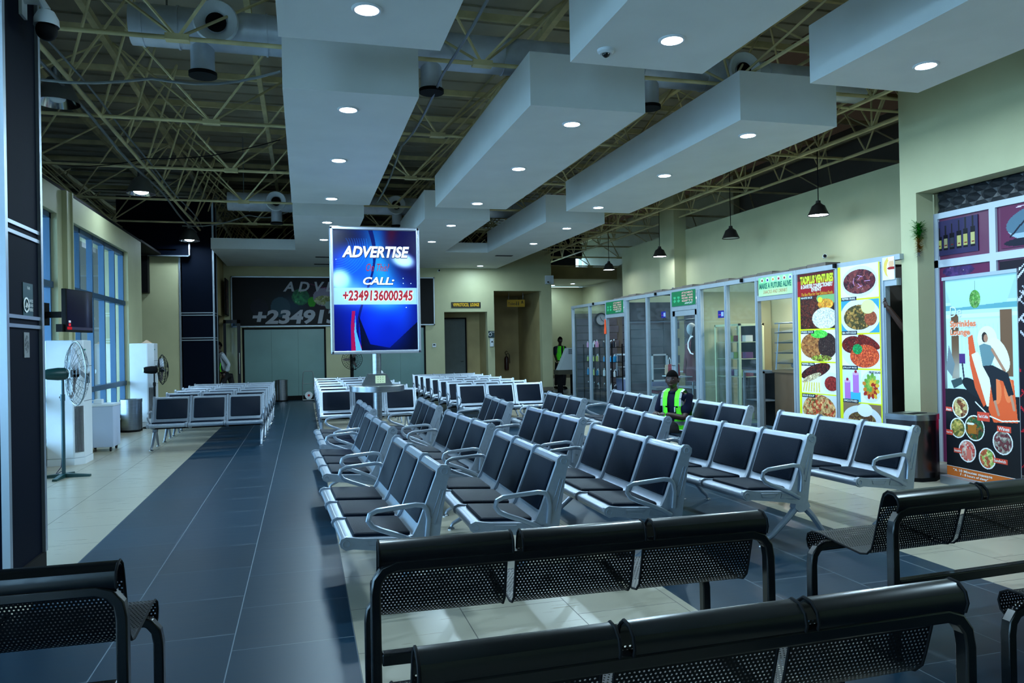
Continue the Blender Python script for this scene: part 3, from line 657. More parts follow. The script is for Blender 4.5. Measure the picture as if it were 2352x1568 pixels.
# ================================================================ black perforated benches
def make_bench():
    t = thing('perforated_bench', 'x', 'bench')
    hook = [(.050, .705), (.060, .735), (.052, .765), (.028, .785), (-.005, .788), (-.030, .770), (-.042, .742), (-.050, .715)]
    pan = [(-.050, .715), (-.075, .62), (-.100, .53), (-.115, .485), (-.145, .455), (-.19, .445), (-.33, .458), (-.48, .476), (-.54, .474), (-.575, .455), (-.585, .42), (-.575, .385), (-.55, .365)]
    for yc in (-.551, 0, .551):
        a, b = yc-.256, yc+.256
        s = MB().sheet(pan, a, b).build('seat_shell', PERF, t)
        MB().prism(hook+[(p[0]*.9, p[1]-.012) for p in hook[::-1]], a, b, 1).build('top_roll', BLACK, s)
        rm = MB(); rm.tube([(p[0], a, p[1]) for p in hook+pan[1:]], .005, 6).tube([(p[0], b, p[1]) for p in hook+pan[1:]], .005, 6)
        rm.tube([(-.55, a, .365), (-.55, b, .365)], .006, 6).build('edge_rim', MATTE, s)
    def sq(path, w, nm):
        m = MB(); m.tube(path, w*.7, 4, sx=1); return m.build(nm, BLACK, t, smooth=20)
    e = .822
    m = MB()
    def rect_path(x, pts, wx, wz):
        P = [V((x, y, z)) for y, z in pts]; vs = []; fs = []
        for i, p in enumerate(P):
            d = (P[min(i+1, len(P)-1)]-P[max(i-1, 0)]).normalized(); nn = V((1, 0, 0)).cross(d).normalized()
            for (u, v_) in ((-1, -1), (1, -1), (1, 1), (-1, 1)): vs.append(p+V((u*wx/2, 0, 0))+nn*v_*wz/2)
        for i in range(len(P)-1):
            for k in range(4): fs.append((i*4+k, i*4+(k+1) % 4, i*4+4+(k+1) % 4, i*4+4+k))
        fs += [(3, 2, 1, 0), tuple(len(P)*4-4+k for k in range(4))]; return vs, fs
    arc = lambda s, h: [(s*e, .0), (s*e, h-.10), (s*(e-.008), h-.05), (s*(e-.035), h-.015), (s*(e-.08), h)]
    vs, fs = rect_path(.035, arc(-1, .70)+[(-.4, .70), (.4, .70)]+arc(1, .70)[::-1], .045, .038); MB().add
    q = MB(); q.add(vs, fs); q.build('rear_frame', BLACK, t, smooth=25, bevel=.006)
    vs, fs = rect_path(-.53, arc(-1, .40)+[(-.4, .40), (.4, .40)]+arc(1, .40)[::-1], .045, .04)
    q = MB(); q.add(vs, fs); q.build('front_frame', BLACK, t, smooth=25, bevel=.006)
    MB().box((.012, -e+.02, .335), (.058, e-.02, .38)).build('lower_rail', BLACK, t, smooth=0, bevel=.005)
    for s in (-1, 1): MB().box((-.55, s*e-.02, 0), (.06, s*e+.02, .035)).build('foot_bar', BLACK, t, smooth=0, bevel=.005)
    return t
b0 = make_bench(); _b = [True]
for (x, y, a, l) in ((1.065, 2.84, -1.8, 'black perforated steel bench in the middle, back towards the silver seats'), (1.055, 1.82, .2, 'black perforated steel bench along the bottom of the picture'), (3.47, 2.98, 2.0, 'black perforated steel bench at right before the lounge banner'), (-1.44, 2.93, -1.5, 'black perforated steel bench at bottom left on the dark aisle'), (3.57, 1.88, 0, 'black perforated steel bench cut off by the bottom right corner')):
    o = b0 if _b[0] else copy_tree(b0); _b[0] = False
    o.location = (x, y, 0); o.rotation_euler = (0, 0, -PI/2+math.radians(a)); tag(o, l, 'bench', 'black perforated benches')

# ================================================================ the display on its pole table
t = thing('display_stand', 'lit advertising display on a steel pole with a round table ring', 'display', (1.105, 11.9, 0))
MB().lathe([(0, .03), (.36, .03), (.38, .02), (.38, 0), (0, 0)], n=36).build('base_plate', BRUSHED, t)
MB().cyl((0, 0, .02), (0, 0, 1.45), .068, 28).build('pole', BRUSHED, t)
MB().lathe([(.068, .93), (.41, .93), (.422, .925), (.422, .845), (.41, .838), (.068, .838)], n=48).build('table_ring', BRUSHED, t)
hb = MB().prism([(-.23, .93), (.23, .93), (.135, 1.11), (-.135, 1.11)], -.15, .15, 1).build('socket_housing', BRUSHED, t, smooth=0)
so_ = MB().box((-.04, -.157, .965), (.115, -.15, 1.085)).build('power_socket', mat('cream_plastic', (196, 200, 160), .4), t, smooth=0, bevel=.003)
sl = MB()
for i in range(3):
    for j in range(3): sl.cbox((.0+i*.037, -.158, .99+j*.036), (.006, .002, .012))
sl.build('socket_slots', MATTE, so_, smooth=0)
w, h = 1.39, 1.98; z0 = 1.425
fr = MB(); F = .055
fr.box((-w/2, -.09, z0), (-w/2+F, .07, z0+h)).box((w/2-F, -.09, z0), (w/2, .07, z0+h)).box((-w/2, -.09, z0), (w/2, .07, z0+F)).box((-w/2, -.09, z0+h-F), (w/2, .07, z0+h))
fr.build('display_frame', mat('display_silver', (176, 182, 196), .3, .7), t, smooth=0, bevel=.015)
MB().box((-w/2+.02, -.06, z0+.02), (w/2-.02, .065, z0+h-.02)).build('display_back', MATTE, t, smooth=0)
c = Canvas(1.30, 1.88, 220, (8, 14, 90)); X, Z = c.X, c.Z
c.glow(.3, 1.2, .55, .6, (10, 70, 200), .9); c.glow(.75, 1.3, .25, .75, (50, 180, 230), .95, .25); c.glow(.62, .35, .45, .5, (8, 40, 190), .8); c.glow(1.15, 1.6, .35, .5, (14, 10, 70), .9)
c.glow(.18, 1.72, .35, .22, (4, 6, 40), .95); c.glow(.30, 1.45, .28, .22, (16, 110, 230), .8); c.glow(.85, .60, .35, .35, (20, 90, 225), .9); c.glow(.80, .80, .22, .16, (60, 180, 240), .8)
for k in range(9): rr = .20+.035*k; d_ = np.abs(np.hypot(X-.05, Z-1.62)-rr); c.put((d_ < .005) & (X > .05) & (Z < 1.75) & (Z > 1.2), (60, 160, 240), .35)
c.glow(.10, 1.10, .17, .17, (190, 225, 240), 1, 0, 2.2); c.glow(1.08, 1.42, .19, .12, (190, 225, 240), 1, -.3, 2.2); c.glow(.28, .95, .22, .20, (130, 210, 235), .6)
cur = .62-.22*np.clip(1.9-Z, 0, 2)**1.3*.5+.02; c.put(np.abs(X-(.50+.14*np.sin((Z-.9)*2.6))) < .018+.03*np.clip(Z-1.3, 0, 1), (8, 16, 90), .8)
c.glow(.92, 1.88, .10, .30, (80, 8, 44), .8, -.2)
c.poly([(.26, 0), (.44, 0), (.36, .2), (.31, .45), (.33, .62), (.28, .62), (.26, .4)], (170, 20, 80), .9)
c.poly([(.33, 0), (.42, 0), (.34, .3), (.33, .55), (.31, .3)], (90, 170, 250), .95)
c.poly([(.42, 0), (1.3, 0), (1.3, .45), (.85, .04), (.55, .10), (.38, .55), (.40, .28)], (4, 6, 26), .85)
c.glow(.85, .30, .28, .30, (8, 40, 160), .8)
for (x, z) in ((.05, 1.42), (1.08, 1.13), (1.08, 1.05), (1.2, 1.05), (1.12, .67)): c.ell(x, z, .007, .007, (210, 235, 255))
c.rect(0, .72, 1.3, .98, (160, 195, 232), .92); c.glow(.6, .85, .5, .14, (190, 218, 246), .5)
c.c = 255*(np.clip(c.c, 0, 255)/255)**1.3
scr = c.build('screen', t, SCREEN, -.65, -.064, z0+.05)
EW = mat('print_white_lit', (230, 238, 248), .4, emit=(215, 226, 240), estr=.55); EN = mat('print_navy_lit', (10, 14, 70), .4, emit=(10, 14, 70), estr=.5); ER = mat('print_red_lit', (150, 10, 22), .4, emit=(140, 6, 16), estr=.45)
def text2(s, x, z, w_, h_, m1, m2, b=.02, shear=0, parent=t, y=-.067):
    text(s, parent, x+.004, z-.006, w_*1.012, h_*1.05, m2, y, bold=b*2.2, shear=shear); text(s, parent, x, z, w_, h_, m1, y-.002, bold=b, shear=shear)
text2('ADVERTISE', 0, z0+1.58, 1.04, .18, EW, EN, .035, .25)
text('On This?', t, .02, z0+1.34, .36, .12, ER, -.069, bold=.0, shear=.35)
text2('CALL:', .03, z0+1.13, .48, .12, EW, EN, .03, .25)
text2('+2349136000345', .03, z0+.90, 1.08, .17, ER, EW, .035, .1)

# ================================================================ billboard on the end wall
t = thing('billboard', 'long dark advertising billboard on the end wall, partly hidden by the display', 'billboard', (-2.02, YE-.07, 2.2))
W_, H_ = 6.02, 1.5
fr = MB(); fr.box((0, 0, 0), (W_, .07, .035)).box((0, 0, H_-.035), (W_, .07, H_)).box((0, 0, 0), (.035, .07, H_)).box((W_-.035, 0, 0), (W_, .07, H_)); fr.build('frame', ALU, t, smooth=0)
c = Canvas(W_-.07, H_-.07, 45, (7, 7, 10)); c.glow(1.7, .6, .5, .35, (20, 60, 80), .8); c.ell(1.35, .55, .28, .30, (34, 62, 74)); c.glow(2.9, .8, .8, .5, (70, 14, 50), .6)
c.ell(1.93, .85, .25, .25, (30, 88, 60)); c.food(1.93, .85, .22, .22, [(40, 110, 70), (28, 80, 60)], .08); c.ell(2.25, .70, .12, .15, (40, 130, 20)); c.ell(2.65, .85, .36, .28, (120, 112, 130)); c.food(2.6, .75, .28, .14, [(150, 150, 120), (110, 120, 60)], .06); c.ell(2.75, .6, .12, .12, (120, 140, 130))
c.line(2.0, 1.3, 2.9, 1.05, .03, (110, 30, 80), .6); c.ell(.75, .55, .25, .25, (16, 14, 28)); c.ell(5.30, .62, .20, .22, (120, 40, 24)); c.food(5.3, .62, .19, .2, [(110, 36, 20), (70, 20, 12)], .05); c.ell(3.6, .8, .3, .3, (60, 20, 30)); c.ell(4.3, .8, .3, .3, (30, 60, 40))
c.build('print', t, PRINT, .035, -.004, .035)
GW = mat('print_grey_white', (150, 152, 160), .5)
text('A D V E R T I S E', t, 2.99, 1.18, 3.1, .30, GW, -.012, bold=.03, shear=.25); text('+2349136000345', t, 3.0, .27, 4.9, .44, GW, -.012, bold=.04, shear=.15)
t = thing('wall_picture', 'dark orange framed picture on the passage wall beside the billboard', 'picture', (-2.1, 22.9, 2.55), PI/2)
c = Canvas(.9, 1.0, 40, (34, 26, 16)); c.food(.45, .5, .42, .45, [(90, 48, 16), (40, 34, 16), (20, 20, 14)], .1); c.build('print', t, PRINT, -.45, -.02, 0); MB().box((-.47, -.015, -.02), (.47, .01, 1.02)).build('backing', MATTE, t, smooth=0)

# ---------------------------------------------------------------- end wall signs and fittings
def plate_sign(name, label, loc, w, h, rgb, rz=0, cat='sign', group=None, thk=.02):
    t = thing(name, label, cat, loc, rz, group); MB().box((-w/2, -thk, -h/2), (w/2, 0, h/2)).build('board', mat('board_%d_%d_%d' % rgb, rgb, .4), t, smooth=0); return t
YEL = mat('print_yellow', (230, 180, 20), .5); WHT = mat('print_white', (225, 228, 225), .5); RED = mat('print_red', (170, 20, 24), .5); BLK = mat('print_black', (14, 14, 16), .5)
t = plate_sign('lounge_sign', 'black sign with yellow letters above the grey end wall door', (5.02, YE, 2.83), .95, .18, (14, 12, 10)); text('VIP/PROTOCOL  LOUNGE', t, 0, 0, .86, .11, YEL, -.024, bold=.03)
t = plate_sign('toilet_sign', 'yellow hanging toilet sign in the corridor mouth', (6.93, YE+.9, 2.93), .62, .24, (176, 134, 16)); text('Toilets', t, -.14, -.02, .26, .09, BLK, -.024, bold=.01); text('^', t, .22, .0, .08, .10, BLK, -.024, bold=.03)
for dx in (.02, .09): MB().cyl((dx, -.024, -.07), (dx, -.024, .02), .014, 8).ball((dx, -.024, .045), .016, 8, 6).build('pictogram', BLK, t)
for dx in (-.25, .25): MB().cyl((dx, -.01, .12), (dx, -.01, .36), .006, 6).build('hanger', PIPEG, t)
t = plate_sign('sanitizer_sign', 'small dark hand sanitizer notice between the two end wall openings', (5.83, YE, 1.88), .2, .22, (20, 48, 56)); MB().lathe([(.045, 0), (.058, 0), (.058, .004), (.045, .004)], T=Matrix.Translation((-.04, -.024, 0)) @ Matrix.Rotation(PI/2, 4, 'X'), n=20).build('emblem', WHT, t); text('SANITIZE YOUR HANDS HERE', t, .03, .07, .14, .03, WHT, -.024)
t = thing('soap_dispenser', 'white wall dispenser below the small dark notice', 'dispenser', (5.83, YE, 1.62)); MB().rbox((0, -.05, 0), (.12, .10, .26), .02, axis=2).build('body', PLASW, t); MB().prism([(-.04, 0), (.04, 0), (0, .06)], -.104, -.1, 1).build('window_panel', MATTE, t, smooth=0)
t = thing('thermostat', 'white thermostat on the end wall left of the grey door', 'thermostat', (3.97, YE, 1.56)); MB().box((-.06, -.025, -.06), (.06, 0, .06)).build('body', PLASW, t, smooth=0, bevel=.004); MB().box((-.035, -.028, .0), (.035, -.025, .035)).build('screen', MATTE, t, smooth=0)
t = thing('fire_extinguisher', 'dark fire extinguisher hung on the back wall of the corridor', 'extinguisher', (7.05, YE+2.68, .62)); MB().lathe([(0, 0), (.075, .01), (.08, .05), (.08, .42), (.06, .48), (.03, .50), (0, .5)], n=20).build('cylinder', mat('dark_red_paint', (50, 14, 14), .4), t)
MB().tube([(0, 0, .5), (0, 0, .58), (.06, -.02, .62), (.10, -.03, .55), (.11, -.03, .25)], .012, 8).build('hose', RUBBER, t); MB().tube([(-.03, 0, .56), (-.05, 0, .66), (0, 0, .70), (.04, 0, .66)], .01, 6).build('handle', MATTE, t)
# ---------------------------------------------------------------- standing things far back
def litter_bin(loc, w, d, h, label, m=BRUSHED, rz=0):
    t = thing('litter_bin', label, 'bin', loc, rz, 'stainless steel litter bins')
    prof = [(-w/2, d/2), (-w/2, -d/4), (-w/2+.05, -d/2+.02), (0, -d/2-.03), (w/2-.05, -d/2+.02), (w/2, -d/4), (w/2, d/2)]
    MB().prism(prof, .04, h-.06, 2).build('body', m, t, smooth=50)
    MB().prism([(x*1.03, y*1.03) for x, y in prof], h-.06, h, 2).build('lid', BRUSHED, t, smooth=50); MB().prism([(x*1.02, y*1.02) for x, y in prof], 0, .04, 2).build('base', MATTE, t, smooth=50)
    MB().box((-w*.3, -.01-d*.15, h), (w*.3, d*.1, h+.004)).build('lid_opening', MATTE, t, smooth=0); return t
litter_bin((-3.22, 15.85, 0), .34, .34, .62, 'stainless bin standing beside the far tall air conditioner')
litter_bin((-.64, 23.05, 0), .34, .30, .63, 'stainless bin standing before the left glass front of the end wall')
litter_bin((6.33, 6.62, 0), .42, .38, .70, 'dark stainless bin standing beside the lounge banner', mat('dark_stainless', (88, 84, 88), .25, 1), .25)
t = thing('luggage_trolley', 'folded grey hand trolley leaning at the end wall glass', 'trolley', (.12, 22.95, 0))
MB().tube([(-.16, 0, .04), (-.16, 0, .5), (-.14, 0, .83), (-.10, 0, .87), (.10, 0, .87), (.14, 0, .83), (.16, 0, .5), (.16, 0, .04)], .011, 8).tube([(-.16, 0, .5), (.16, 0, .5)], .009, 8).tube([(-.16, 0, .30), (.16, 0, .30)], .008, 8).build('frame', PIPEG, t); MB().box((-.17, -.16, .02), (.17, 0, .045)).build('toe_plate', PIPEG, t, smooth=0)
t = thing('kitchen_scale', 'round white dial with a red centre standing on the hand trolley', 'scale', (.13, 22.84, .16)); RX = Matrix.Rotation(PI/2, 4, 'X'); MB().lathe([(0, 0), (.10, 0), (.11, .01), (.11, .03), (0, .03)], T=RX, n=24).build('dial', PLASW, t); MB().lathe([(0, .032), (.035, .032)], T=RX, n=16).build('centre', RED, t); MB().box((-.06, -.02, -.115), (.06, .03, -.09)).build('foot', PLASW, t, smooth=0)
# white crumpled cap lying on a far seat back
t = thing('cap', 'pale cloth cap lying on a far seat behind the round table', 'cap', (1.80, 19.0, .88), .3); MB().ball((0, 0, 0), .12, sc=(1.1, .9, .75)).build('crown', PLASW, t); MB().ball((-.14, -.02, -.03), .10, sc=(1, .8, .15)).build('brim', PLASW, t)
t = thing('console_desk', 'pale slanted console with vent slots beside the standing guard', 'console', (7.72, 21.6, 0), 0)
MB().prism([(-.28, .74), (.22, .74), (.22, 1.40), (.02, 1.40)], -.15, .15, 1).build('housing', mat('pale_grey_plastic', (150, 160, 162), .5), t, smooth=0)
v = MB()
for k in range(4): v.box((.03, -.154, 1.22+k*.04), (.2, -.15, 1.24+k*.04))
v.build('vent_slots', MATTE, t, smooth=0); MB().box((-.33, -.22, .60), (.30, .22, .74)).build('tray', mat('olive_dark_box', (54, 52, 40), .6), t, smooth=0)
for x in (-.2, .22): MB().box((x-.04, -.15, 0), (x+.04, .15, .6)).build('leg', MATTE, t, smooth=0)

# ---------------------------------------------------------------- fans
def fan(loc, rz, label, hz, R_, body, cage, base='cross', tilt=0, legs=4):
    t = thing('pedestal_fan', label, 'fan', loc, rz)
    Tt = Matrix.Translation((0, 0, hz)) @ Matrix.Rotation(tilt, 4, 'X')
    if base == 'cross':
        for k in range(4):
            a = PI/4+k*PI/2+.2; d = V((math.cos(a), math.sin(a), 0)); p = V((-d.y, d.x, 0))*.03
            q = MB(); e = d*.30; q.add([p, e+p*.9, e-p*.9, -p, p+V((0, 0, .05)), e+p*.8+V((0, 0, .025)), e-p*.8+V((0, 0, .025)), -p+V((0, 0, .05))], [(0, 1, 2, 3), (4, 5, 6, 7), (0, 1, 5, 4), (1, 2, 6, 5), (2, 3, 7, 6), (3, 0, 4, 7)]); q.build('base_arm', body, t, smooth=0)
    else: MB().lathe([(0, .04), (.1, .04), (.22, .02), (.23, 0), (0, 0)], n=28).build('base', body, t)
    MB().cyl((0, 0, .02), (0, 0, hz-.30), .022, 12).cyl((0, 0, hz-.4), (0, 0, hz-.05), .014, 10).cyl((0, 0, hz-.33), (0, 0, hz-.25), .028, 12).build('pole', body if base != 'cross' else mat('fan_pole', (56, 84, 92), .35, .5), t)
    MB().cyl((-.03, 0, hz-.29), (-.07, 0, hz-.29), .012, 8).ball((-.08, 0, hz-.29), .018, 8, 6).build('clamp_knob', MATTE, t)
    TT = Tt @ Matrix.Rotation(PI/2, 4, 'X')
    # motor axis along +local y in front (fan faces +y), body behind
    MB().lathe([(0, .20), (.05, .195), (.065, .16), (.078, .05), (.075, -.03), (.05, -.06), (0, -.06)], T=TT, n=20).build('motor_housing', body, t)
    MB().lathe([(0, .203), (.045, .199)], T=TT, n=16).build('motor_badge', PLASW, t)
    cg = MB(); n = 26
    for k in range(n):
        a = 2*PI*k/n; c_, s_ = math.cos(a), math.sin(a)
        cg.tube([TT @ V((r*c_, r*s_, z)) for r, z in ((.06, -.07), (R_*.5, -.085), (R_*.85, -.11), (R_, -.15))], .003, 4, caps=False)
        cg.tube([TT @ V((r*c_, r*s_, z)) for r, z in ((.05, -.25), (R_*.5, -.24), (R_*.85, -.20), (R_, -.15))], .0022, 4, caps=False)
    for r, z in ((R_*.35, -.082), (R_*.6, -.09), (R_*.82, -.105), (R_*.35, -.245), (R_*.6, -.235), (R_*.82, -.205)): cg.tube([TT @ V((r*math.cos(2*PI*k/30), r*math.sin(2*PI*k/30), z)) for k in range(30)], .0022, 4, closed=True)
    cg.build('guard_wires', cage, t); MB().tube([TT @ V((R_*math.cos(2*PI*k/40), R_*math.sin(2*PI*k/40), -.15)) for k in range(40)], .008, 6, closed=True).build('guard_rim', cage, t)
    for k in range(3):
        bl = MB(); a0 = 2*PI*k/3; vs = []; m_ = 5
        for i in range(m_+1):
            r = .05+(R_*.88-.05)*i/m_; w_ = .35+.45*math.sin(PI*min(1, i/m_+.15)); 
            for j in (-1, 0, 1): a = a0+j*w_/2*(.9-.35*i/m_); vs.append(TT @ V((r*math.cos(a), r*math.sin(a), -.155+j*.03)))
        bl.add(vs, [(i*3+j, i*3+j+1, i*3+j+4, i*3+j+3) for i in range(m_) for j in range(2)]); bl.build('blade', mat('fan_blade', (120, 110, 108), .4, .3), t)
    MB().lathe([(0, -.19), (.045, -.18), (.05, -.13), (.045, -.10), (0, -.1)], T=TT, n=16).build('hub', MATTE, t); return t
f1 = fan((-2.86, 10.35, 0), math.radians(-60), 'large pedestal fan with a dark green motor before the near air conditioner', 1.27, .395, mat('dark_green_plastic', (14, 56, 56), .35), mat('fan_wire', (120, 128, 134), .3, .8))
MB().tube([(-.02, .02, 1.2), (-.045, .03, .9), (-.06, .02, .5), (-.10, 0, .12), (-.16, -.06, .01), (-.26, -.12, .01), (-.30, .0, .01), (-.30, .1, .06)], .005, 6).build('power_cable', mat('purple_cable', (40, 34, 70), .5), f1)
fan((-2.9, 16.45, 0), math.radians(-70), 'black pedestal fan in front of the short cream wall', 1.16, .30, MATTE, MATTE, 'disc')
fan((1.36, 22.0, 0), math.radians(170), 'black pedestal fan half hidden by the display, at the end wall', 1.20, .285, MATTE, MATTE, 'disc')

# ---------------------------------------------------------------- tall air conditioners, cabinet, television
def floor_ac(loc, label, extra=False):
    t = thing('floor_air_conditioner', label, 'air conditioner', loc, 0, 'tall white floor air conditioners')
    prof = [(0, 0), (.33, 0), (.44, .10), (.44, .50), (.33, .60), (0, .60)]
    MB().prism(prof, .09, 1.70, 2).build('body', PLASW, t, smooth=25, bevel=.012); MB().prism([(x+.006, y) for x, y in prof], 0, .09, 2).build('plinth', PLASW, t, smooth=25)
    g = MB(); n_ = 7
    for k in range(n_):
        u = .15+.7*k/(n_-1); x = .33+.11*u; y = .10*u; g.tube([(x+.006, y-.006, .17), (x+.006, y-.006, .80)], .004, 5)
    g.build('grille_slats', MATTE, t); 
    g = MB()
    for k in range(4): g.tube([(.345, .006, .2+k*.19), (.435, .09, .2+k*.19)], .003, 5)
    g.build('grille_bars', PLASW, t)
    MB().box((.441, .22, 1.10), (.444, .38, 1.24)).build('control_screen', mat('lcd_dark', (16, 30, 50), .2), t, smooth=0); MB().box((.441, .12, 1.56), (.444, .20, 1.58)).build('badge', mat('teal_badge', (40, 130, 120), .4), t, smooth=0)
    MB().box((.435, .10, 1.34), (.443, .50, 1.345)).box((.435, .1, .86), (.443, .5, .865)).build('panel_seams', MATTE, t, smooth=0); return t
floor_ac((-3.36, 11.42, 0), 'tall white air conditioner behind the large green motored fan'); floor_ac((-3.39, 16.65, 0), 'tall white air conditioner at the far end of the window wall')
tag(MB().prism([(-.10, 0), (.10, 0), (.0, .07)], -.06, .06, 1).build('folded_cloth', mat('peach_cloth', (196, 160, 130), .8), loc=(-3.1, 16.85, 1.70)), 'small peach peaked cloth lying on top of the far tall air conditioner', 'cloth')
t = thing('white_cabinet', 'low white cabinet on castors standing between the two tall air conditioners', 'cabinet', (-3.24, 12.76, 0)); MB().box((0, 0, .07), (.40, .46, .70)).build('body', mat('cabinet_lilac_white', (172, 184, 206), .4), t, smooth=0, bevel=.006); MB().box((-.01, -.01, .70), (.41, .47, .73)).build('top', PLASW, t, smooth=0)
for x in (.05, .35):
    for y in (.05, .41): MB().cyl((x-.012, y, .035), (x+.012, y, .035), .034, 12).build('castor', RUBBER, t)
MB().tube([(-.0, -.015, .55), (.06, -.02, .30), (.07, -.03, .05), (.03, -.06, .01)], .005, 6).build('power_cable', PLASW, t)
t = thing('router_box', 'small white box lying on the low white cabinet', 'box', (-3.08, 12.95, .73)); MB().box((-.06, -.06, 0), (.06, .06, .07)).build('case', PLASW, t, smooth=0, bevel=.01); MB().cyl((-.06, 0, .05), (-.11, 0, .05), .008, 8).build('plug', PLASW, t)
t = thing('television', 'black flat television on a bracket before the window pilaster', 'television', (-2.90, 11.2, 1.80), math.radians(79))
MB().box((-.36, -.03, 0), (.36, .03, .56)).build('housing', MATTE, t, smooth=0, bevel=.006)
c = Canvas(.68, .52, 110, (9, 12, 32)); c.glow(.55, .3, .05, .3, (60, 70, 90), .6); c.rect(0, .0, .68, .04, (40, 42, 60)); c.rect(0, 0, .12, .04, (150, 20, 30)); c.rect(.04, .05, .09, .08, (170, 40, 50)); c.rect(.04, .09, .09, .12, (170, 170, 180)); c.build('screen', t, paint_mat('tv_picture', .12, .8), -.34, -.032, .03)
MB().box((-.03, .03, .2), (.03, .42, .28)).box((-.20, .40, .1), (.08, .46, .4)).build('bracket', MATTE, t, smooth=0); MB().box((-.40, .0, -.0), (-.36, .08, .10)).build('speaker', MATTE, t, smooth=0)
# notices on the near dark pillar (its face towards the hall)
t = plate_sign('sanitizer_notice', 'dark green hand sanitizer notice on the near dark pillar', (-1.8, 5.78, 1.88), .19, .24, (18, 60, 62), PI/2, thk=.004)
MB().lathe([(.040, 0), (.052, 0), (.052, .003), (.040, .003)], T=Matrix.Translation((-.045, -.006, -.03)) @ Matrix.Rotation(PI/2, 4, 'X'), n=24).build('emblem', WHT, t); MB().tube([(-.06, -.008, -.05), (-.045, -.008, -.02), (-.03, -.008, -.045)], .008, 6).build('hand_mark', WHT, t)
for k, s in enumerate(('SANITIZE', 'YOUR HANDS', 'HERE')): text(s, t, .045, .0-.03*k, .075, .02, WHT, -.008)
text('FAAN', t, 0, .085, .05, .02, WHT, -.008)
t = plate_sign('torn_notice', 'small worn grey notice below the green one on the near dark pillar', (-1.8, 5.74, 1.58), .10, .17, (120, 124, 126), PI/2, thk=.003)
c = Canvas(.10, .17, 300, (124, 128, 130)); c.food(.05, .09, .04, .06, [(70, 74, 76), (120, 124, 126)], .012); c.build('print', t, PRINT, -.05, -.005, -.085)
# ---------------------------------------------------------------- outside the windows
t = thing('canopy', 'white corrugated canopy outside the left windows', 'canopy', (-7.6, 22, 0)); cr = MB()
for k in range(60): cr.prism([(-2.2, 2.55), (1.6, 3.05), (1.6, 3.09), (-2.2, 2.59)], k*.5, k*.5+.40, 1)
cr.box((1.58, 0, 2.86), (1.66, 30, 3.12)).build('roof_sheet', mat('canopy_sheet', (196, 200, 204), .5), t, smooth=0)
for y in (0, 4, 8, 12, 16, 20): MB().box((1.3, y, -.14), (1.45, y+.15, 3.0)).build('post', mat('cream_post', (200, 190, 150), .5), t, smooth=0)
for k, (x, y, c_) in enumerate(((-5.2, 24, (150, 40, 50)), (-5.3, 33, (40, 60, 110)), (-5.1, 28.5, (170, 176, 180)))):
    t = thing('parked_cart', ['dark red', 'dark blue', 'pale grey'][k]+' cart parked outside beyond the windows', 'cart', (x, y, -.14)); MB().rbox((0, 0, .9), (1.2, 1.8, 1.2), .2).build('body', mat('cart_%d' % k, c_, .4), t)
    for a in (-.5, .5):
        for b_ in (-.6, .6): MB().cyl((a-.08, b_, .25), (a+.08, b_, .25), .25, 16).build('wheel', RUBBER, t)
tag(MB().box((-15, 24, -.14), (-10.5, 60, 2.5)).build('outbuilding', mat('pale_outside_wall', (190, 190, 170), .7), smooth=0), 'long pale building seen outside the windows', 'building')
t = thing('outdoor_banner', 'blue and white banner standing outside the far window', 'banner', (-5.4, 16.9, 0), 1.0); MB().box((-.3, 0, .5), (.3, .02, 2.0)).build('panel', mat('cyan_banner', (40, 150, 210), .5), t, smooth=0); MB().box((-.3, -.01, 1.5), (.3, 0, 2.0)).build('white_field', PLASW, t, smooth=0); MB().cyl((0, .03, -.14), (0, .03, 2), .02).build('post', ALU, t)
# ================================================================ kiosks along the right
XS = 7.15
def storefront(label, ys, door, zt=2.56, open_door=False, header=2.18, panes=True, doorleaf=False, last=True):
    # ys: post positions along Y; door: index of the bay that is a doorway
    t = thing('glass_storefront', label, 'shop front', (XS, 0, 0))
    p = .035
    for y in (ys if last else ys[:-1]): MB().box((-.0, y-p, 0), (.07, y+p, zt)).box((-.012, y-p*.45, 0), (0, y+p*.45, zt)).build('post', ALUW, t, smooth=0)
    MB().box((-.01, min(ys)-p, zt-.07), (.08, max(ys)+p, zt)).build('top_rail', ALUW, t, smooth=0)
    for i in range(len(ys)-1):
        a, b = sorted((ys[i], ys[i+1])); a += p; b -= p
        if i == door:
            MB().box((0, a, header-.045), (.07, b, header+.045)).build('header_rail', ALUW, t, smooth=0)
            if doorleaf:
                f = MB().box((.01, a, .02), (.06, a+.09, header-.05)).box((.01, b-.09, .02), (.06, b, header-.05)).box((.01, a, .02), (.06, b, .18)).box((.01, a, header-.15), (.06, b, header-.05)).build('door', ALUW, t, smooth=0)
                MB().box((.03, a+.09, .18), (.036, b-.09, header-.15)).build('pane', GLASSD, f, smooth=0)
                MB().tube([(.0, b-.05, 1.05), (-.05, b-.05, 1.05), (-.05, b-.16, 1.05)], .012, 8).build('handle', CHROME, f)
                MB().tube([(-.01, a+.14, 1.28), (-.05, a+.17, 1.30), (-.06, a+.24, 1.40), (-.06, a+.24, 1.50), (-.05, a+.17, 1.60), (-.01, a+.14, 1.62)], .014, 8).build('pull_bow', PLASW, f)
        elif panes:
            MB().box((.03, a, .06), (.036, b, zt-.07)).build('pane', GLASSD, t, smooth=0); MB().box((0, a, 0), (.07, b, .06)).build('bottom_rail', ALUW, t, smooth=0)
    return t
storefront('glass front of the farthest kiosk, selling toiletries', [19.45, 18.18, 17.05, 15.93], 2, panes=True)
storefront('glass front of the clothes kiosk behind the seated guard', [15.86, 14.80, 13.66, 12.62], 2, doorleaf=True)
storefront('glass front of the snack kiosk with the open doorway', [12.55, 11.66, 10.73, 9.76], 2, header=2.2)
storefront('silver front carrying the food menu posters', [9.69, 8.80, 7.94, 7.68], 2, header=2.22, last=False)
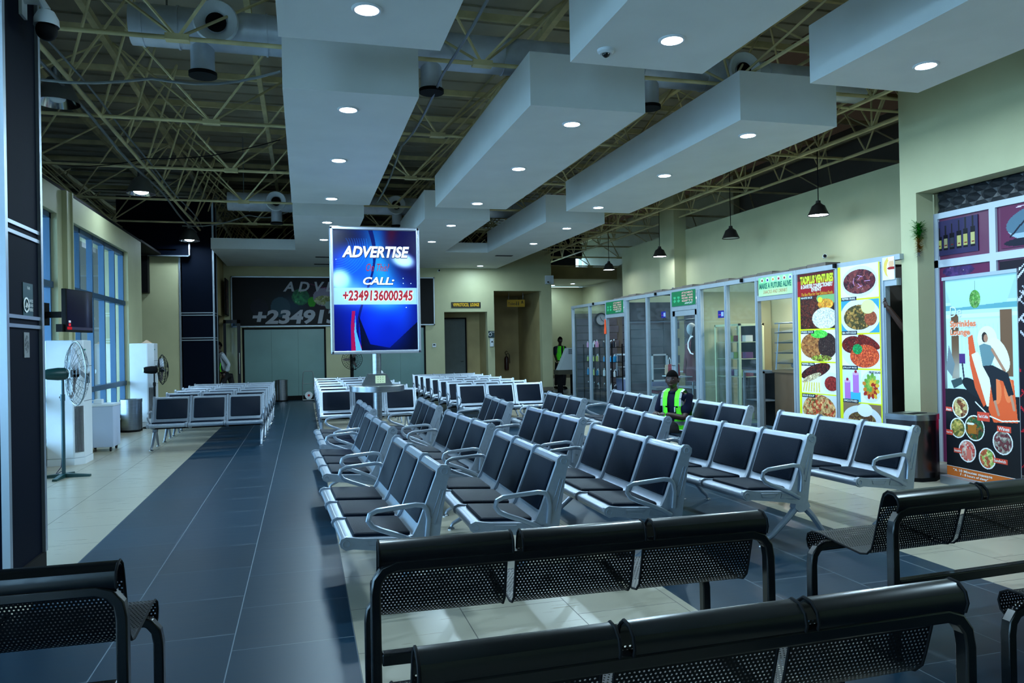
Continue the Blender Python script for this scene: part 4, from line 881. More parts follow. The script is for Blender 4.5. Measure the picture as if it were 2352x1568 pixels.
BLOCK = mat('grey_block_wallpaper', (84, 82, 90), .7, 0, noise=.3, nscale=5)
bk = MB(); 
y = 12.7; r_ = 0
while y < 19.2:
    z = .02; k = 0
    while z < 2.25: bk.box((8.62, y+.006, z+.006), (8.64+.02*random.random(), y+.40+.05*((k+r_) % 2), z+.19)); z += .2; k += 1
    y += .46; r_ += 1
for yb, xa in ((19.38, 7.24), (15.87, 7.24)):
    x = xa; r_ = 0
    while x < 8.5:
        z = .02; k = 0
        while z < 2.2: bk.box((x+.006, yb-.02-.015*random.random(), z+.006), (x+.36+.05*((k+r_) % 2), yb, z+.19)); z += .2; k += 1
        x += .42; r_ += 1
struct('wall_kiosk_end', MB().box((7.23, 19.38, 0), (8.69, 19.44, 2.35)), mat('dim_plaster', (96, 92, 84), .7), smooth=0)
bk.box((8.655, 12.7, 0), (8.69, 19.3, 2.3)); struct('wall_kiosk_lining', bk, BLOCK, smooth=0)
for k, yy in enumerate((15.9, 12.59, 9.72)): struct('wall_kiosk_partition' + ('' if not k else '.%03d' % k), MB().box((7.23, yy-.03, 0), (8.69, yy+.03, 2.45)), CREAM if k else BLOCK, smooth=0)
struct('store_shadow_wall', MB().box((7.98, 7.53, 0), (8.02, 9.65, 2.5)), mat('shadow_brown', (58, 48, 40), .7, noise=.1), smooth=0)  # dark brown sheet stands in for the shadow inside the last doorway
def tube_lamp(loc, L_, label, pw=30, col=(1, .95, .85)):
    t = thing('tube_light', label, 'tube light', loc, group='kiosk tube lights'); MB().box((-.03, -L_/2, 0), (.03, L_/2, .04)).build('batten', PLASW, t, smooth=0); MB().tube([(0, -L_/2+.03, -.02), (0, L_/2-.03, -.02)], .014, 8).build('tube', mat('tube_glow', (255, 250, 240), .5, emit=(255, 248, 232), estr=6), t)
    area('tube_glow_light', (loc[0], loc[1], loc[2]-.05), (0, 0, 0), .1, L_, pw, col)
for (x, y, l, pw) in ((8.0, 17.8, 'tube light over the toiletries shelves', 11), (8.0, 14.3, 'tube light over the clothes rail', 9), (8.1, 11.1, 'tube light over the snack counter', 26), (8.3, 8.8, 'tube light behind the menu posters', 3)):
    tube_lamp((x, y, 2.46), 1.2, l, pw); tag(MB().box((7.10, y-.02, 2.50), (8.70, y+.02, 2.56)).build('ceiling_batten', MATTE, smooth=0), 'timber batten carrying the '+l, 'batten')
BROWN = mat('brown_board', (104, 92, 84), .7, 0, noise=.3, nscale=6)
for k in range(18):
    y0 = 16.6-.42*k; tag(MB().box((7.17, y0-.41, 2.56), (7.42, y0, 2.59+.012*((k*7) % 3))).build('loose_board', BROWN, smooth=0), 'brown board lying on top of the kiosk fronts', 'board', 'loose boards on top of the kiosks')
# signs over doors
def canvas_sign(name, label, loc, w, h, paint, res=70, rz=-PI/2, cat='sign', thk=.012, m=None, group=None):
    t = thing(name, label, cat, loc, rz, group); MB().box((-w/2, 0, 0), (w/2, thk, h)).build('board', PLASW, t, smooth=0); c = Canvas(w, h, res, (240, 240, 240)); paint(c); c.build('print', t, m or PRINT, -w/2, -.003, 0); return t
def green(c): c.rect(0, 0, 9, 9, (16, 104, 62)); [c.ell(.12+.16*(i % 2), .10+.07*(i//2), .05, .025, (60, 160, 110)) for i in range(4)]
for (yc, w, l) in ((16.49, 1.02, 'green kiosk sign over the farthest kiosk doorway'), (13.14, .94, 'green kiosk sign over the clothes kiosk door')):
    t = canvas_sign('kiosk_sign', l, (XS-.01, yc, 2.225), w, .29, green, group='green kiosk signs')
    for k, s in enumerate(('ATTACHMENTS', 'BAGS - WEARS', 'PERFUMES - MORE', 'GIFTS')): text(s, t, .17*w, .245-.052*k, .46*w, .035, mat('pink_print', (230, 170, 160), .5), -.006, bold=.02)
    text('AIRPORT', t, .22*w, .04, .34*w, .035, WHT, -.006, shear=.3)
def fut(c):
    c.rect(0, 0, 9, 9, (150, 214, 160)); c.glow(.45, .04, .5, .1, (200, 226, 160), .9); c.glow(.1, .25, .2, .1, (110, 200, 130), .7)
    for i, col in enumerate(((120, 70, 30), (40, 60, 130), (190, 150, 50), (150, 30, 60), (150, 80, 60), (60, 110, 170))): c.ell(.10+.145*i, .255, .042, .038, (220, 236, 216)); c.ell(.10+.145*i, .25, .02, .022, col)
t = canvas_sign('snack_sign', 'pale green sign reading make a future alive over the snack doorway', (XS-.01, 10.20, 2.225), .87, .30, fut, 90)
text('MAKE A FUTURE ALIVE', t, 0, .155, .82, .09, mat('print_teal', (20, 110, 90), .5), -.006, bold=.04); text('SNACKS AND DRINKS', t, 0, .06, .62, .055, mat('print_brick', (190, 110, 100), .5), -.006, shear=.2)

# ---------------------------------------------------------------- menu posters
YG = (214, 222, 30)
LBL = mat('print_label', (20, 24, 40), .4)
def cell(c, x0, z0, x1, z1, kind):
    w, h = x1-x0, z1-z0; cx, cz = (x0+x1)/2, (z0+z1)/2; cl = (x0, z0, x1, z1); rx, rz = w*.46, h*.42
    c.rect(x0, z0, x1, z1, (228, 232, 238))
    if kind == 'rice':
        c.rect(x0, z0, x1, z1, (50, 26, 24)); c.food(x0+w*.3, cz, w*.45, h*.5, [(70, 30, 24), (40, 18, 18), (100, 40, 28)], .016, clip=cl); c.ell(x0+w*.8, z1-h*.1, w*.3, h*.2, (120, 170, 110), clip=cl); c.food(x0+w*.75, z1-h*.28, w*.22, h*.16, [(214, 130, 40), (230, 170, 60)], .02, clip=cl)
        c.food(x0+w*.72, z0+h*.30, w*.36, h*.32, [(226, 226, 214), (190, 190, 180)], .008, clip=cl); c.ell(x0+w*.60, z1-h*.14, w*.07, h*.08, (230, 210, 60))
    elif kind == 'chicken':
        c.food(x0+w*.34, cz, w*.34, h*.40, [(150, 90, 44), (110, 56, 30), (180, 120, 66)], .018, clip=cl); c.food(x0+w*.78, cz, w*.26, h*.4, [(56, 36, 34), (36, 22, 24)], .012, clip=cl); c.food(x0+w*.55, z1-h*.13, w*.24, h*.13, [(60, 190, 60), (110, 220, 90)], .014, clip=cl); c.food(x0+w*.6, z0+h*.1, w*.3, h*.1, [(150, 170, 60), (90, 50, 30)], .016, clip=cl)
    elif kind == 'fish':
        c.food(x0+w*.42, z1-h*.28, w*.44, h*.22, [(70, 24, 24), (96, 36, 30), (40, 16, 16)], .02, .25, cl); c.food(x0+w*.30, cz, w*.3, h*.1, [(214, 200, 160), (150, 120, 90)], .012, .3, cl)
        for i in range(7): c.line(x0+w*(.05+.08*i), z0+h*.06, x0+w*(.10+.07*i), z0+h*.33, .028, (220, 200, 90)); 
        c.ell(x0+w*.86, z0+h*.36, w*.28, h*.34, (214, 220, 226), clip=cl); c.food(x0+w*.88, z0+h*.34, w*.20, h*.24, [(120, 30, 30), (150, 44, 40)], .02, clip=cl)
    elif kind == 'egusi':
        c.rect(x0, z0, x1, z1, (200, 206, 214)); c.food(cx, cz, w*.48, h*.5, [(150, 80, 40), (196, 150, 90), (60, 70, 30), (190, 60, 40), (216, 180, 120)], .016, clip=cl)
    elif kind == 'blue':
        c.rect(x0, z0, x1, z1, (120, 190, 214)); c.ell(cx, z1-h*.05, w*.4, h*.35, (230, 220, 190), clip=cl); c.ell(x0+w*.5, z1-h*.5, w*.2, h*.15, (220, 140, 110), clip=cl)
    elif kind == 'snail':
        c.ell(cx, cz, rx*1.02, rz*1.1, (206, 212, 222), clip=cl); c.food(cx, cz, rx*.92, rz*.86, [(74, 24, 40), (110, 34, 44), (50, 18, 30), (130, 60, 60)], .03, clip=cl)
        for i in range(7): a = i*.9; c.line(cx+.10*math.cos(a*2), cz+.06*math.sin(a*3), cx+.10*math.cos(a*2)+.10*math.cos(a), cz+.06*math.sin(a*3)+.06*math.sin(a), .008, (200, 140, 190))
    elif kind == 'eba':
        c.rect(x0, z0, x1, z1, (60, 150, 210)); c.ell(cx, cz, w*.52, h*.55, (214, 222, 230), clip=cl); c.food(cx-.02, cz-.01, w*.40, h*.38, [(140, 104, 50), (100, 70, 36), (180, 140, 70), (50, 50, 26)], .018, clip=cl); c.food(x0+w*.78, cz-.03, w*.16, h*.22, [(160, 80, 50), (120, 50, 36)], .012, clip=cl); c.ell(x0+w*.72, z1-h*.22, w*.18, h*.21, (216, 218, 150), clip=cl)
    elif kind == 'jollof':
        c.ell(cx, cz, w*.5, h*.5, (206, 212, 222), clip=cl); c.food(x0+w*.3, z1-h*.3, w*.30, h*.26, [(110, 26, 22), (80, 18, 18)], .03, clip=cl); c.food(x0+w*.72, z1-h*.22, w*.3, h*.14, [(120, 28, 22), (90, 20, 18)], .02, -.4, cl); c.food(x0+w*.6, z0+h*.36, w*.38, h*.34, [(206, 76, 40), (230, 110, 60), (170, 50, 30)], .010, clip=cl); c.food(x0+w*.42, cz+.03, w*.13, h*.15, [(20, 150, 80), (30, 110, 60)], .014, clip=cl)
    elif kind == 'smooth':
        c.rect(x0, z0, x0+w*.5, z1, (200, 220, 226)); c.rect(x0+w*.05, z0, x0+w*.48, z0+h*.3, (60, 170, 210))
        for (u, v, hh) in ((.13, .08, .55), (.36, .28, .60)): c.rect(x0+w*u-w*.08, z0+h*v, x0+w*u+w*.08, z0+h*(v+hh), (176, 110, 190)); c.ell(x0+w*u, z0+h*(v+hh), w*.09, h*.05, (206, 160, 214)); c.ell(x0+w*u, z0+h*(v+hh+.06), w*.035, h*.05, (150, 20, 50))
        c.ell(x0+w*.76, cz, w*.27, h*.48, (206, 214, 222), clip=cl)
        m_ = [(200, 120, 40), (220, 170, 50), (100, 150, 60), (160, 40, 30), (130, 170, 70)]
        for i in range(34): a = i*2.4; r = .9*math.sqrt(i/34); c.ell(x0+w*.76+w*.22*r*math.cos(a), cz+h*.40*r*math.sin(a), w*.05, h*.06, m_[i % 5], 1, a, cl)
    elif kind == 'pounded':
        c.rect(x0, z0, x1, z1, (130, 106, 84)); c.ell(cx, cz, w*.5, h*.44, (206, 214, 226), clip=cl); c.food(cx, cz-.02, w*.36, h*.28, [(120, 96, 50), (60, 56, 34), (150, 120, 70), (70, 40, 30)], .016, clip=cl); c.ell(x0+w*.58, z1-h*.2, w*.2, h*.22, (222, 226, 236), clip=cl)
    elif kind == 'pasta':
        c.rect(x0, z0, x1, z1, (40, 24, 26)); c.food(cx, z1-h*.5, w*.5, h*.5, [(80, 40, 34), (140, 70, 40), (110, 26, 34), (190, 150, 100)], .02, clip=cl)
def menu(name, label, yc, w, z0, h, cells, head):
    t = thing(name, label, 'poster', (XS-.012, yc, z0), -PI/2, 'food menu posters'); MB().box((-w/2, 0, 0), (w/2, .012, h)).build('board', PLASW, t, smooth=0)
    c = Canvas(w, h, 230, YG); bw = .055; z = h-(.0 if not head else .33)
    if head: c.rect(0, h-.33, w, h, (150, 14, 26)); c.rect(0, h-.10, w, h, (84, 12, 20)); 
    for (k, hh, lab) in cells:
        zz = max(z-hh, .0); cell(c, bw, zz+.02, w-(.0 if head else .02), z, k)
        if lab: c.rect(bw, zz+.0 if not head else z-.05, bw+.30, (zz+.05) if not head else z, (24, 28, 44)); TEXT_L.append((lab, t, bw+.15-w/2, (zz+.025) if not head else z-.025, .26, .028))
        z = zz
        if z <= 0.001: break
    c.build('print', t, PRINT, -w/2, -.003, 0); return t
TEXT_L = []
t = menu('menu_poster', 'food poster headed with a red band, left of the two', 9.24, .80, .12, 2.36, [('rice', .50, 'WHITE RICE'), ('chicken', .47, 'FRIED RICE'), ('fish', .46, 'PEPPER FISH'), ('egusi', .46, 'EGUSI SOUP'), ('blue', .40, 'MOI MOI')], True)
text('TADPLUS VENTURES', t, .03, 2.36-.10, .72, .12, mat('print_lime', (206, 236, 30), .5), -.006, bold=.05); text('& DAVETEE CONFECTIONERY', t, .03, 2.36-.19, .70, .06, WHT, -.006, bold=.04); text('EVENT', t, .03, 2.36-.245, .22, .055, WHT, -.006, bold=.04); text('The Best Place For Your Delicious Foods', t, .03, 2.36-.305, .68, .045, YEL, -.006, shear=.2)
menu('menu_poster', 'food poster without a red band, right of the two', 8.37, .78, .12, 2.38, [('snail', .47, 'PEPPER SNAIL'), ('eba', .46, 'EBA WITH EGUSI'), ('jollof', .47, 'JOLLOF RICE'), ('smooth', .45, 'SMOOTHIES'), ('pounded', .42, 'POUNDED YAM'), ('pasta', .40, None)], False)
for (lab, tt, x, z, w, h) in TEXT_L: text(lab, tt, x, z, w, h, WHT, -.006, bold=.02)
text('FRUIT SALAD', bpy.data.objects['menu_poster.001'], .27, 2.38-.47-.46-.47-.03, .2, .03, BLK, -.006, bold=.02)
def chef(c): c.rect(0, 0, 9, 9, (224, 228, 226)); c.ell(.15, .16, .13, .14, (226, 190, 90)); c.ell(.15, .13, .08, .13, (236, 236, 232)); c.ell(.15, .20, .045, .05, (222, 176, 140)); c.ell(.15, .27, .06, .035, (244, 244, 244)); c.ell(.15, .145, .07, .02, (150, 30, 30))
canvas_sign('picture_panel', 'small white panel with a plain yellow cook drawing above the last doorway', (XS-.012, 7.83, 2.25), .20, .29, chef, 150)
# stickers on the glass
for (y, z, l) in ((14.0, 2.02, 'small navy sticker on the glass beside the clothes kiosk door'), (11.80, 1.93, 'small blue sticker on the glass of the snack kiosk')):
    t = canvas_sign('sticker', l, (XS-.002, y, z), .2, .13, lambda c: (c.rect(0, 0, 9, 9, (24, 30, 120)), c.rect(.02, .05, .1, .065, (200, 60, 120)), c.rect(.11, .03, .18, .1, (140, 160, 220))), 120, thk=.002)
# ---------------------------------------------------------------- things in the toiletries kiosk
def shelf_unit(loc, w, d, h, zs, label, rz=-PI/2, m=MATTE):
    t = thing('shelf_rack', label, 'shelf', loc, rz, 'black display racks of the toiletries kiosk')
    for x in (-w/2, w/2):
        for y in (-d/2, d/2): MB().box((x-.012, y-.012, 0), (x+.012, y+.012, h)).build('upright', m, t, smooth=0)
    for z in zs: MB().box((-w/2, -d/2, z-.012), (w/2, d/2, z)).build('shelf_board', m, t, smooth=0)
    return t
BC = [mat('bottle_pink', (206, 150, 190), .3), mat('bottle_white', (210, 214, 216), .3), mat('bottle_lime', (190, 200, 110), .3), mat('bottle_blue', (40, 140, 190), .3), mat('bottle_dark', (40, 40, 50), .3)]
def make_bottle(m, r, h):
    t = thing('bottle', 'x', 'bottle'); MB().lathe([(0, 0), (r, 0), (r, h*.7), (r*.5, h*.8), (r*.4, h*.84)], n=10).build('body', m, t); MB().lathe([(r*.45, h*.83), (r*.45, h), (0, h)], n=8).build('cap', PLASW, t); return t
protos = [[make_bottle(m, .032, .19), True] for m in BC]
def bottle(k, x, y, z, s, label, grp):
    p = protos[k]; o = p[0] if p[1] else copy_tree(p[0]); p[1] = False
    o.location = (x, y, z); o.scale = (s, s, s); tag(o, label, 'bottle', grp)
CN = ['pink', 'white', 'lime', 'blue', 'dark', 'red']
ZS = (.32, .68, 1.05, 1.42)
shelf_unit((7.50, 18.75, 0), .80, .28, 1.5, ZS, 'black rack of bottles behind the leftmost pane of the farthest kiosk'); shelf_unit((7.50, 17.62, 0), .80, .28, 1.5, ZS, 'black rack of blue packs behind the second pane of the farthest kiosk')
for r_, (yc, pal) in enumerate(((18.75, ((4, 1, 4), (3, 1, 2), (2, 1, 2), (0, 0, 1))), (17.62, ((4, 4, 1), (1, 4, 4), (3, 3, 3), (4, 1, 4))))):
    for j, z in enumerate(ZS):
        for k in range(7):
            cidx = pal[j][k % 3]; bottle(cidx, 7.45+.07*(k % 2), yc-.34+.11*k, z, .8+.25*((k*5+j) % 4)/3, '%s bottle on the %s shelf of the %s kiosk rack' % (CN[cidx], ['lowest', 'second', 'third', 'top'][j], ['left', 'second']  [r_]), '%s bottles on the %s shelf of the %s rack' % (CN[cidx], ['lowest', 'second', 'third', 'top'][j], ['left', 'second'][r_]))
t = thing('wall_clock', 'round black rimmed clock on the block wall of the farthest kiosk', 'clock', (7.96, 19.33, 2.18), 0); RM = Matrix.Rotation(PI/2, 4, 'X')
MB().lathe([(.15, 0), (.19, .0), (.19, .03), (.15, .03)], T=RM, n=30).build('rim', MATTE, t); MB().lathe([(0, .01), (.155, .01)], T=RM, n=24).build('face', mat('clock_face', (150, 152, 158), .4), t)
MB().cyl((0, -.02, 0), (.07, -.02, -.05), .006, 6).cyl((0, -.02, 0), (-.03, -.02, .08), .006, 6).build('hands', MATTE, t)
def glass_case(name, label, loc, w, d, h, base_h, m, shelves, cat='display case', rz=-PI/2, top_frame=True):
    t = thing(name, label, cat, loc, rz); e = .018
    if base_h: MB().box((-w/2, -d/2, 0), (w/2, d/2, base_h)).build('cabinet_base', mat('case_base_lilac', (120, 128, 160), .5), t, smooth=0)
    f = MB()
    for x in (-w/2, w/2-e*2):
        for y in (-d/2, d/2-e*2): f.box((x, y, base_h), (x+e*2, y+e*2, h))
    for z in (base_h, h-e*2): f.box((-w/2, -d/2, z), (w/2, -d/2+e*2, z+e*2)).box((-w/2, d/2-e*2, z), (w/2, d/2, z+e*2)).box((-w/2, -d/2, z), (-w/2+e*2, d/2, z+e*2)).box((w/2-e*2, -d/2, z), (w/2, d/2, z+e*2))
    f.build('frame', m, t, smooth=0); MB().box((-w/2+.01, -d/2+.005, base_h), (w/2-.01, -d/2+.009, h)).build('pane', GLASS, t, smooth=0)
    MB().box((-w/2+.02, d/2-.02, base_h), (w/2-.02, d/2-.01, h)).build('back_board', MATTE, t, smooth=0)
    for z in shelves: MB().box((-w/2+.02, -d/2+.03, z-.01), (w/2-.02, d/2-.03, z)).build('shelf_board', m, t, smooth=0)
    return t
glass_case('display_counter', 'white edged glass counter with lilac base in the farthest kiosk', (7.85, 17.2, 0), .9, .4, 1.25, .62, PLASW, (.92,))
glass_case('display_counter', 'white edged glass counter beside the farthest kiosk doorway', (7.9, 16.1, 0), .8, .4, 1.25, .62, PLASW, (.92,))
tag(MB().box((7.7, 16.62, .62), (7.86, 16.86, 1.26)).build('speaker_cabinet', MATTE, smooth=0), 'tall black cabinet standing at the farthest kiosk doorway', 'cabinet')
for k, (y, z, w, h, c_) in enumerate(((18.9, 1.72, .12, .16, 1), (17.0, 1.98, .3, .1, 4), (17.05, 1.72, .1, .12, 1), (16.5, 1.78, .28, .12, 4))): tag(MB().box((8.58, y-w/2, z), (8.61, y+w/2, z+h)).build('wall_card', BC[c_], smooth=0), ['small white card pinned on the block wall', 'dark strip card on the block wall', 'tiny white card under the dark strip', 'dark card by the lining edge'][k], 'card')
t = thing('orange_pennant', 'orange cloth hanging from the farthest kiosk doorway post', 'cloth', (7.13, 17.06, 1.75), -PI/2); MB().prism([(-.05, 0), (.05, 0), (.03, .34), (-.01, .36)], -.01, .01, 1).build('cloth', mat('orange_cloth', (240, 80, 30), .7), t, smooth=0)
# ---------------------------------------------------------------- clothes kiosk
def garment(name, label, loc, m, kind, rz=-PI/2):
    t = thing(name, label, 'clothing', loc, rz)
    if kind == 'trousers':
        for s in (-1, 1): MB().tube([(s*.07, 0, 0), (s*.09, 0, -.35), (s*.12, 0, -.78)], [.10, .08, .065], 10).build('leg', m, t)
        MB().tube([(0, 0, .06), (0, 0, -.1)], [.16, .17], 14).build('waist', m, t)
    else:
        MB().lathe([(0, .28), (.06, .27), (.16, .20), (.19, .10), (.16, -.15), (.17, -.45)], n=16, T=Matrix.Diagonal((1, .6, 1, 1))).build('body', m, t)
        for s in (-1, 1): MB().tube([(s*.15, 0, .18), (s*.25, 0, -.05), (s*.27, -.02, -.30)], [.06, .055, .045], 10).build('sleeve', m, t)
    return t
t = thing('mannequin', 'shop mannequin with a white head in a dusky red top', 'mannequin', (7.78, 13.98, 0), -PI/2)
MB().cyl((0, 0, 0), (0, 0, .95), .02).lathe([(.18, 0), (.18, .02), (0, .02)], n=20).build('stand', CHROME, t); MB().lathe([(0, 1.60), (.05, 1.60), (.06, 1.52), (.19, 1.46), (.20, 1.30), (.15, 1.10), (.19, .85), (.17, .70)], n=20, T=Matrix.Diagonal((1, .65, 1, 1))).build('top_garment', mat('dusky_red_cloth', (110, 56, 64), .8, noise=.2), t)
MB().ball((0, -.01, 1.78), .105, 16, 12, sc=(.85, 1, 1.25)).cyl((0, 0, 1.58), (0, 0, 1.70), .045, 12).build('head', PLASW, t)
for s in (-1, 1): MB().tube([(s*.19, 0, 1.42), (s*.27, 0, 1.15), (s*.27, -.04, .85)], [.05, .045, .035], 10).build('sleeve', MATS['dusky_red_cloth'], t)
garment('jeans', 'blue jeans hanging behind the clothes kiosk door', (7.6, 13.15, 1.15), mat('denim', (34, 62, 100), .8, noise=.3, nscale=20), 'trousers'); garment('jacket', 'dark navy jacket hanging behind the clothes kiosk door', (7.65, 13.42, 1.62), NAVY, 'top'); garment('shirt', 'purple grey shirt hanging beside the dark navy jacket', (7.75, 12.84, 1.60), mat('purple_grey_cloth', (84, 74, 110), .8), 'top')
tag(MB().cyl((7.62, 12.75, 1.98), (7.62, 15.7, 1.98), .012).build('clothes_rail', CHROME), 'chrome clothes rail inside the clothes kiosk', 'rail')
for (y, z) in ((13.0, 1.75), (14.5, .88), (14.5, .55)): tag(MB().box((7.9, y-.45, z-.02), (8.3, y+.45, z)).build('wall_shelf', PLASW, smooth=0), 'white shelf inside the clothes kiosk, %s' % {1.75: 'high behind the door', .88: 'carrying the bags', .55: 'below the bags'}[z], 'shelf')
for k, y in enumerate((12.75, 12.95, 13.15)): tag(MB().box((7.95, y-.08, 1.48), (8.2, y+.08, 1.62)).build('shoe_box', mat('orange_box', (220, 90, 40), .6) if k != 1 else PLASW, smooth=0), ['orange box nearest the snack kiosk', 'white box between the two orange ones', 'orange box farther from the snack kiosk'][k]+' on the clothes kiosk shelf', 'box'); 
tag(MB().box((7.92, 12.7, 1.45), (8.25, 13.2, 1.475)).build('wall_shelf', PLASW, smooth=0), 'white shelf under the orange boxes', 'shelf')
def bag(loc, m, w, h, label):
    t = thing('handbag', label, 'handbag', loc, -PI/2); MB().prism([(-w/2, 0), (w/2, 0), (w*.42, h), (-w*.42, h)], -.07, .07, 1).build('body', m, t, smooth=0, bevel=.015); MB().tube([(-w*.25, 0, h), (-w*.22, 0, h+.10), (0, 0, h+.15), (w*.22, 0, h+.10), (w*.25, 0, h)], .008, 8).build('handle', PLASW, t)
bag((7.42, 14.12, .82), mat('red_leather', (150, 20, 34), .3), .30, .24, 'red handbag on a shelf behind the seated guard'); bag((7.48, 14.42, .82), mat('tan_leather', (180, 150, 120), .5), .22, .22, 'tan handbag beside the red one')
tag(MB().box((7.4, 13.85, .79), (7.72, 14.62, .81)).build('wall_shelf', PLASW, smooth=0), 'white shelf carrying the red handbag', 'shelf')
for k in range(4): tag(MB().rbox((7.5, 14.95+.02*k, .30+.07*k), (.30, .42, .06), .03, axis=2).build('folded_shirt', [mat('plum_cloth', (90, 30, 50), .8), PLASW, mat('plum_cloth', (90, 30, 50), .8), mat('grey_cloth', (120, 120, 126), .8)][k]), ['plum folded shirt at the bottom', 'white folded shirt above the bottom one', 'plum folded shirt below the top one', 'grey folded shirt on top'][k]+' of the pile in the clothes kiosk', 'clothing')
tag(MB().box((7.3, 14.68, 0), (7.7, 15.3, .27)).build('low_stool', MATTE, smooth=0), 'dark low stool under the folded shirts', 'stool')
t = thing('oval_mirror', 'oval framed mirror on the block wall of the clothes kiosk', 'mirror', (8.6, 15.3, 1.7), -PI/2); MB().lathe([(0, .02), (.25, .02), (.27, .0)], T=RM @ Matrix.Diagonal((1, .6, 1, 1)), n=30).build('mirror', mat('dull_mirror', (120, 130, 140), .15, .8), t)
# ---------------------------------------------------------------- snack kiosk
t = glass_case('display_fridge', 'cream framed tall glass fridge in the snack kiosk', (7.62, 12.0, 0), .82, .5, 1.82, .06, mat('cream_metal', (196, 200, 160), .4), (.88, 1.2, 1.5))
SN = [mat('pack_lime', (150, 170, 60), .5), mat('pack_white', (190, 190, 186), .5), mat('pack_purple', (84, 40, 90), .5), mat('pack_red', (130, 30, 40), .5)]
for j, z in enumerate((.12, .88, 1.2, 1.5)):
    for k in range(5): tag(MB().rbox((7.62, 11.72+.14*k, z+.06), (.16, .11, .11), .02).build('snack_pack', SN[(j*3+k) % 4]), '%s snack pack on the %s level of the cream fridge' % (['lime', 'white', 'purple', 'red'][(j*3+k) % 4], ['floor', 'middle', 'third', 'top'][j]), 'snack pack', '%s packs on the %s level of the cream fridge' % (['lime', 'white', 'purple', 'red'][(j*3+k) % 4], ['floor', 'middle', 'third', 'top'][j]))
t = thing('snack_counter', 'brown panelled counter under the glass pastry warmer', 'counter', (7.95, 10.52, 0)); MB().box((-.35, -.72, 0), (.35, .40, .98)).build('body', mat('brown_laminate', (92, 70, 50), .5, noise=.1), t, smooth=0); MB().box((-.38, -.74, .98), (.38, .42, 1.02)).build('top', mat('brown_laminate_top', (104, 84, 62), .4), t, smooth=0)
t = thing('pastry_warmer', 'sloping glass pastry warmer with four tilted trays on the brown counter', 'food warmer', (7.95, 10.48, 1.02)); E_ = .012
f = MB()
for y in (-.55, .62): f.tube([(-.28, y*.8, 0), (-.20, y*.8, .78), (.28, y*.8, .78), (.28, y*.8, 0)], E_, 6)
f.tube([(-.20, -.55, .78), (-.20, .62, .78)], E_, 6).tube([(.28, -.55, .78), (.28, .62, .78)], E_, 6); f.build('frame', ALU, t)
MB().box((-.30, -.66, 0), (.30, -.56, .82)).build('side_panel', BROWN, t, smooth=0); MB().box((-.22, -.55, .785), (.30, .62, .80)).build('roof_pane', GLASSD, t, smooth=0)
for k in range(4):
    z = .10+.17*k; MB().add; q = MB(); q.add([(-.24, -.52, z), (.24, -.52, z+.07), (.24, .58, z+.07), (-.24, .58, z), (-.24, -.52, z+.02), (.24, -.52, z+.09), (.24, .58, z+.09), (-.24, .58, z+.02)], [(0, 1, 2, 3), (4, 5, 6, 7), (0, 1, 5, 4), (1, 2, 6, 5), (2, 3, 7, 6), (3, 0, 4, 7)]); q.build('tray', BRUSHED, t, smooth=0)
MB().box((-.285, -.55, 0), (-.28, .62, .7)).build('front_pane', GLASS, t, smooth=0)
for k in range(3): tag(MB().ball((7.85, 10.25+.22*k, 1.09), .07, 12, 8, sc=(1, 1.3, .7)).build('wrapped_snack', [mat('pack_blue', (70, 130, 180), .3), PLASW, mat('pack_clear', (150, 150, 140), .2)][k]), ['blue wrapped', 'white wrapped', 'grey wrapped'][k]+' snack lying in the pastry warmer', 'snack')
glass_case('display_counter', 'blue grey glass counter between the fridge and the pastry warmer', (7.6, 11.25, 0), .6, .4, 1.0, .0, ALU, (.5,))

# ================================================================ the lounge corner at right
PURP = mat('plum_panel', (98, 34, 72), .45, noise=.04)
lf = thing('lounge_facade', 'plum panelled lounge front with white framing behind the banner', 'shop front', (7.5, 0, 0))
MB().box((0, 3.2, 0), (.04, 7.46, 3.0)).build('plum_panel', PURP, lf, smooth=0)
fw = mat('white_frame_paint', (184, 192, 206), .4)
for (a, b, z0, z1) in ((3.2, 7.46, 2.95, 3.02), (3.2, 7.46, 2.36, 2.45)): MB().box((-.03, a, z0), (0, b, z1)).build('white_rail', fw, lf, smooth=0)
for y in (7.43, 6.64, 5.5, 4.4): MB().box((-.03, y-.04, 0 if y > 7 else 2.45), (0, y+.04, 2.95)).build('white_post', fw, lf, smooth=0)
MB().box((-.03, 6.60, 1.2), (0, 6.68, 2.36)).build('white_post', fw, lf, smooth=0)
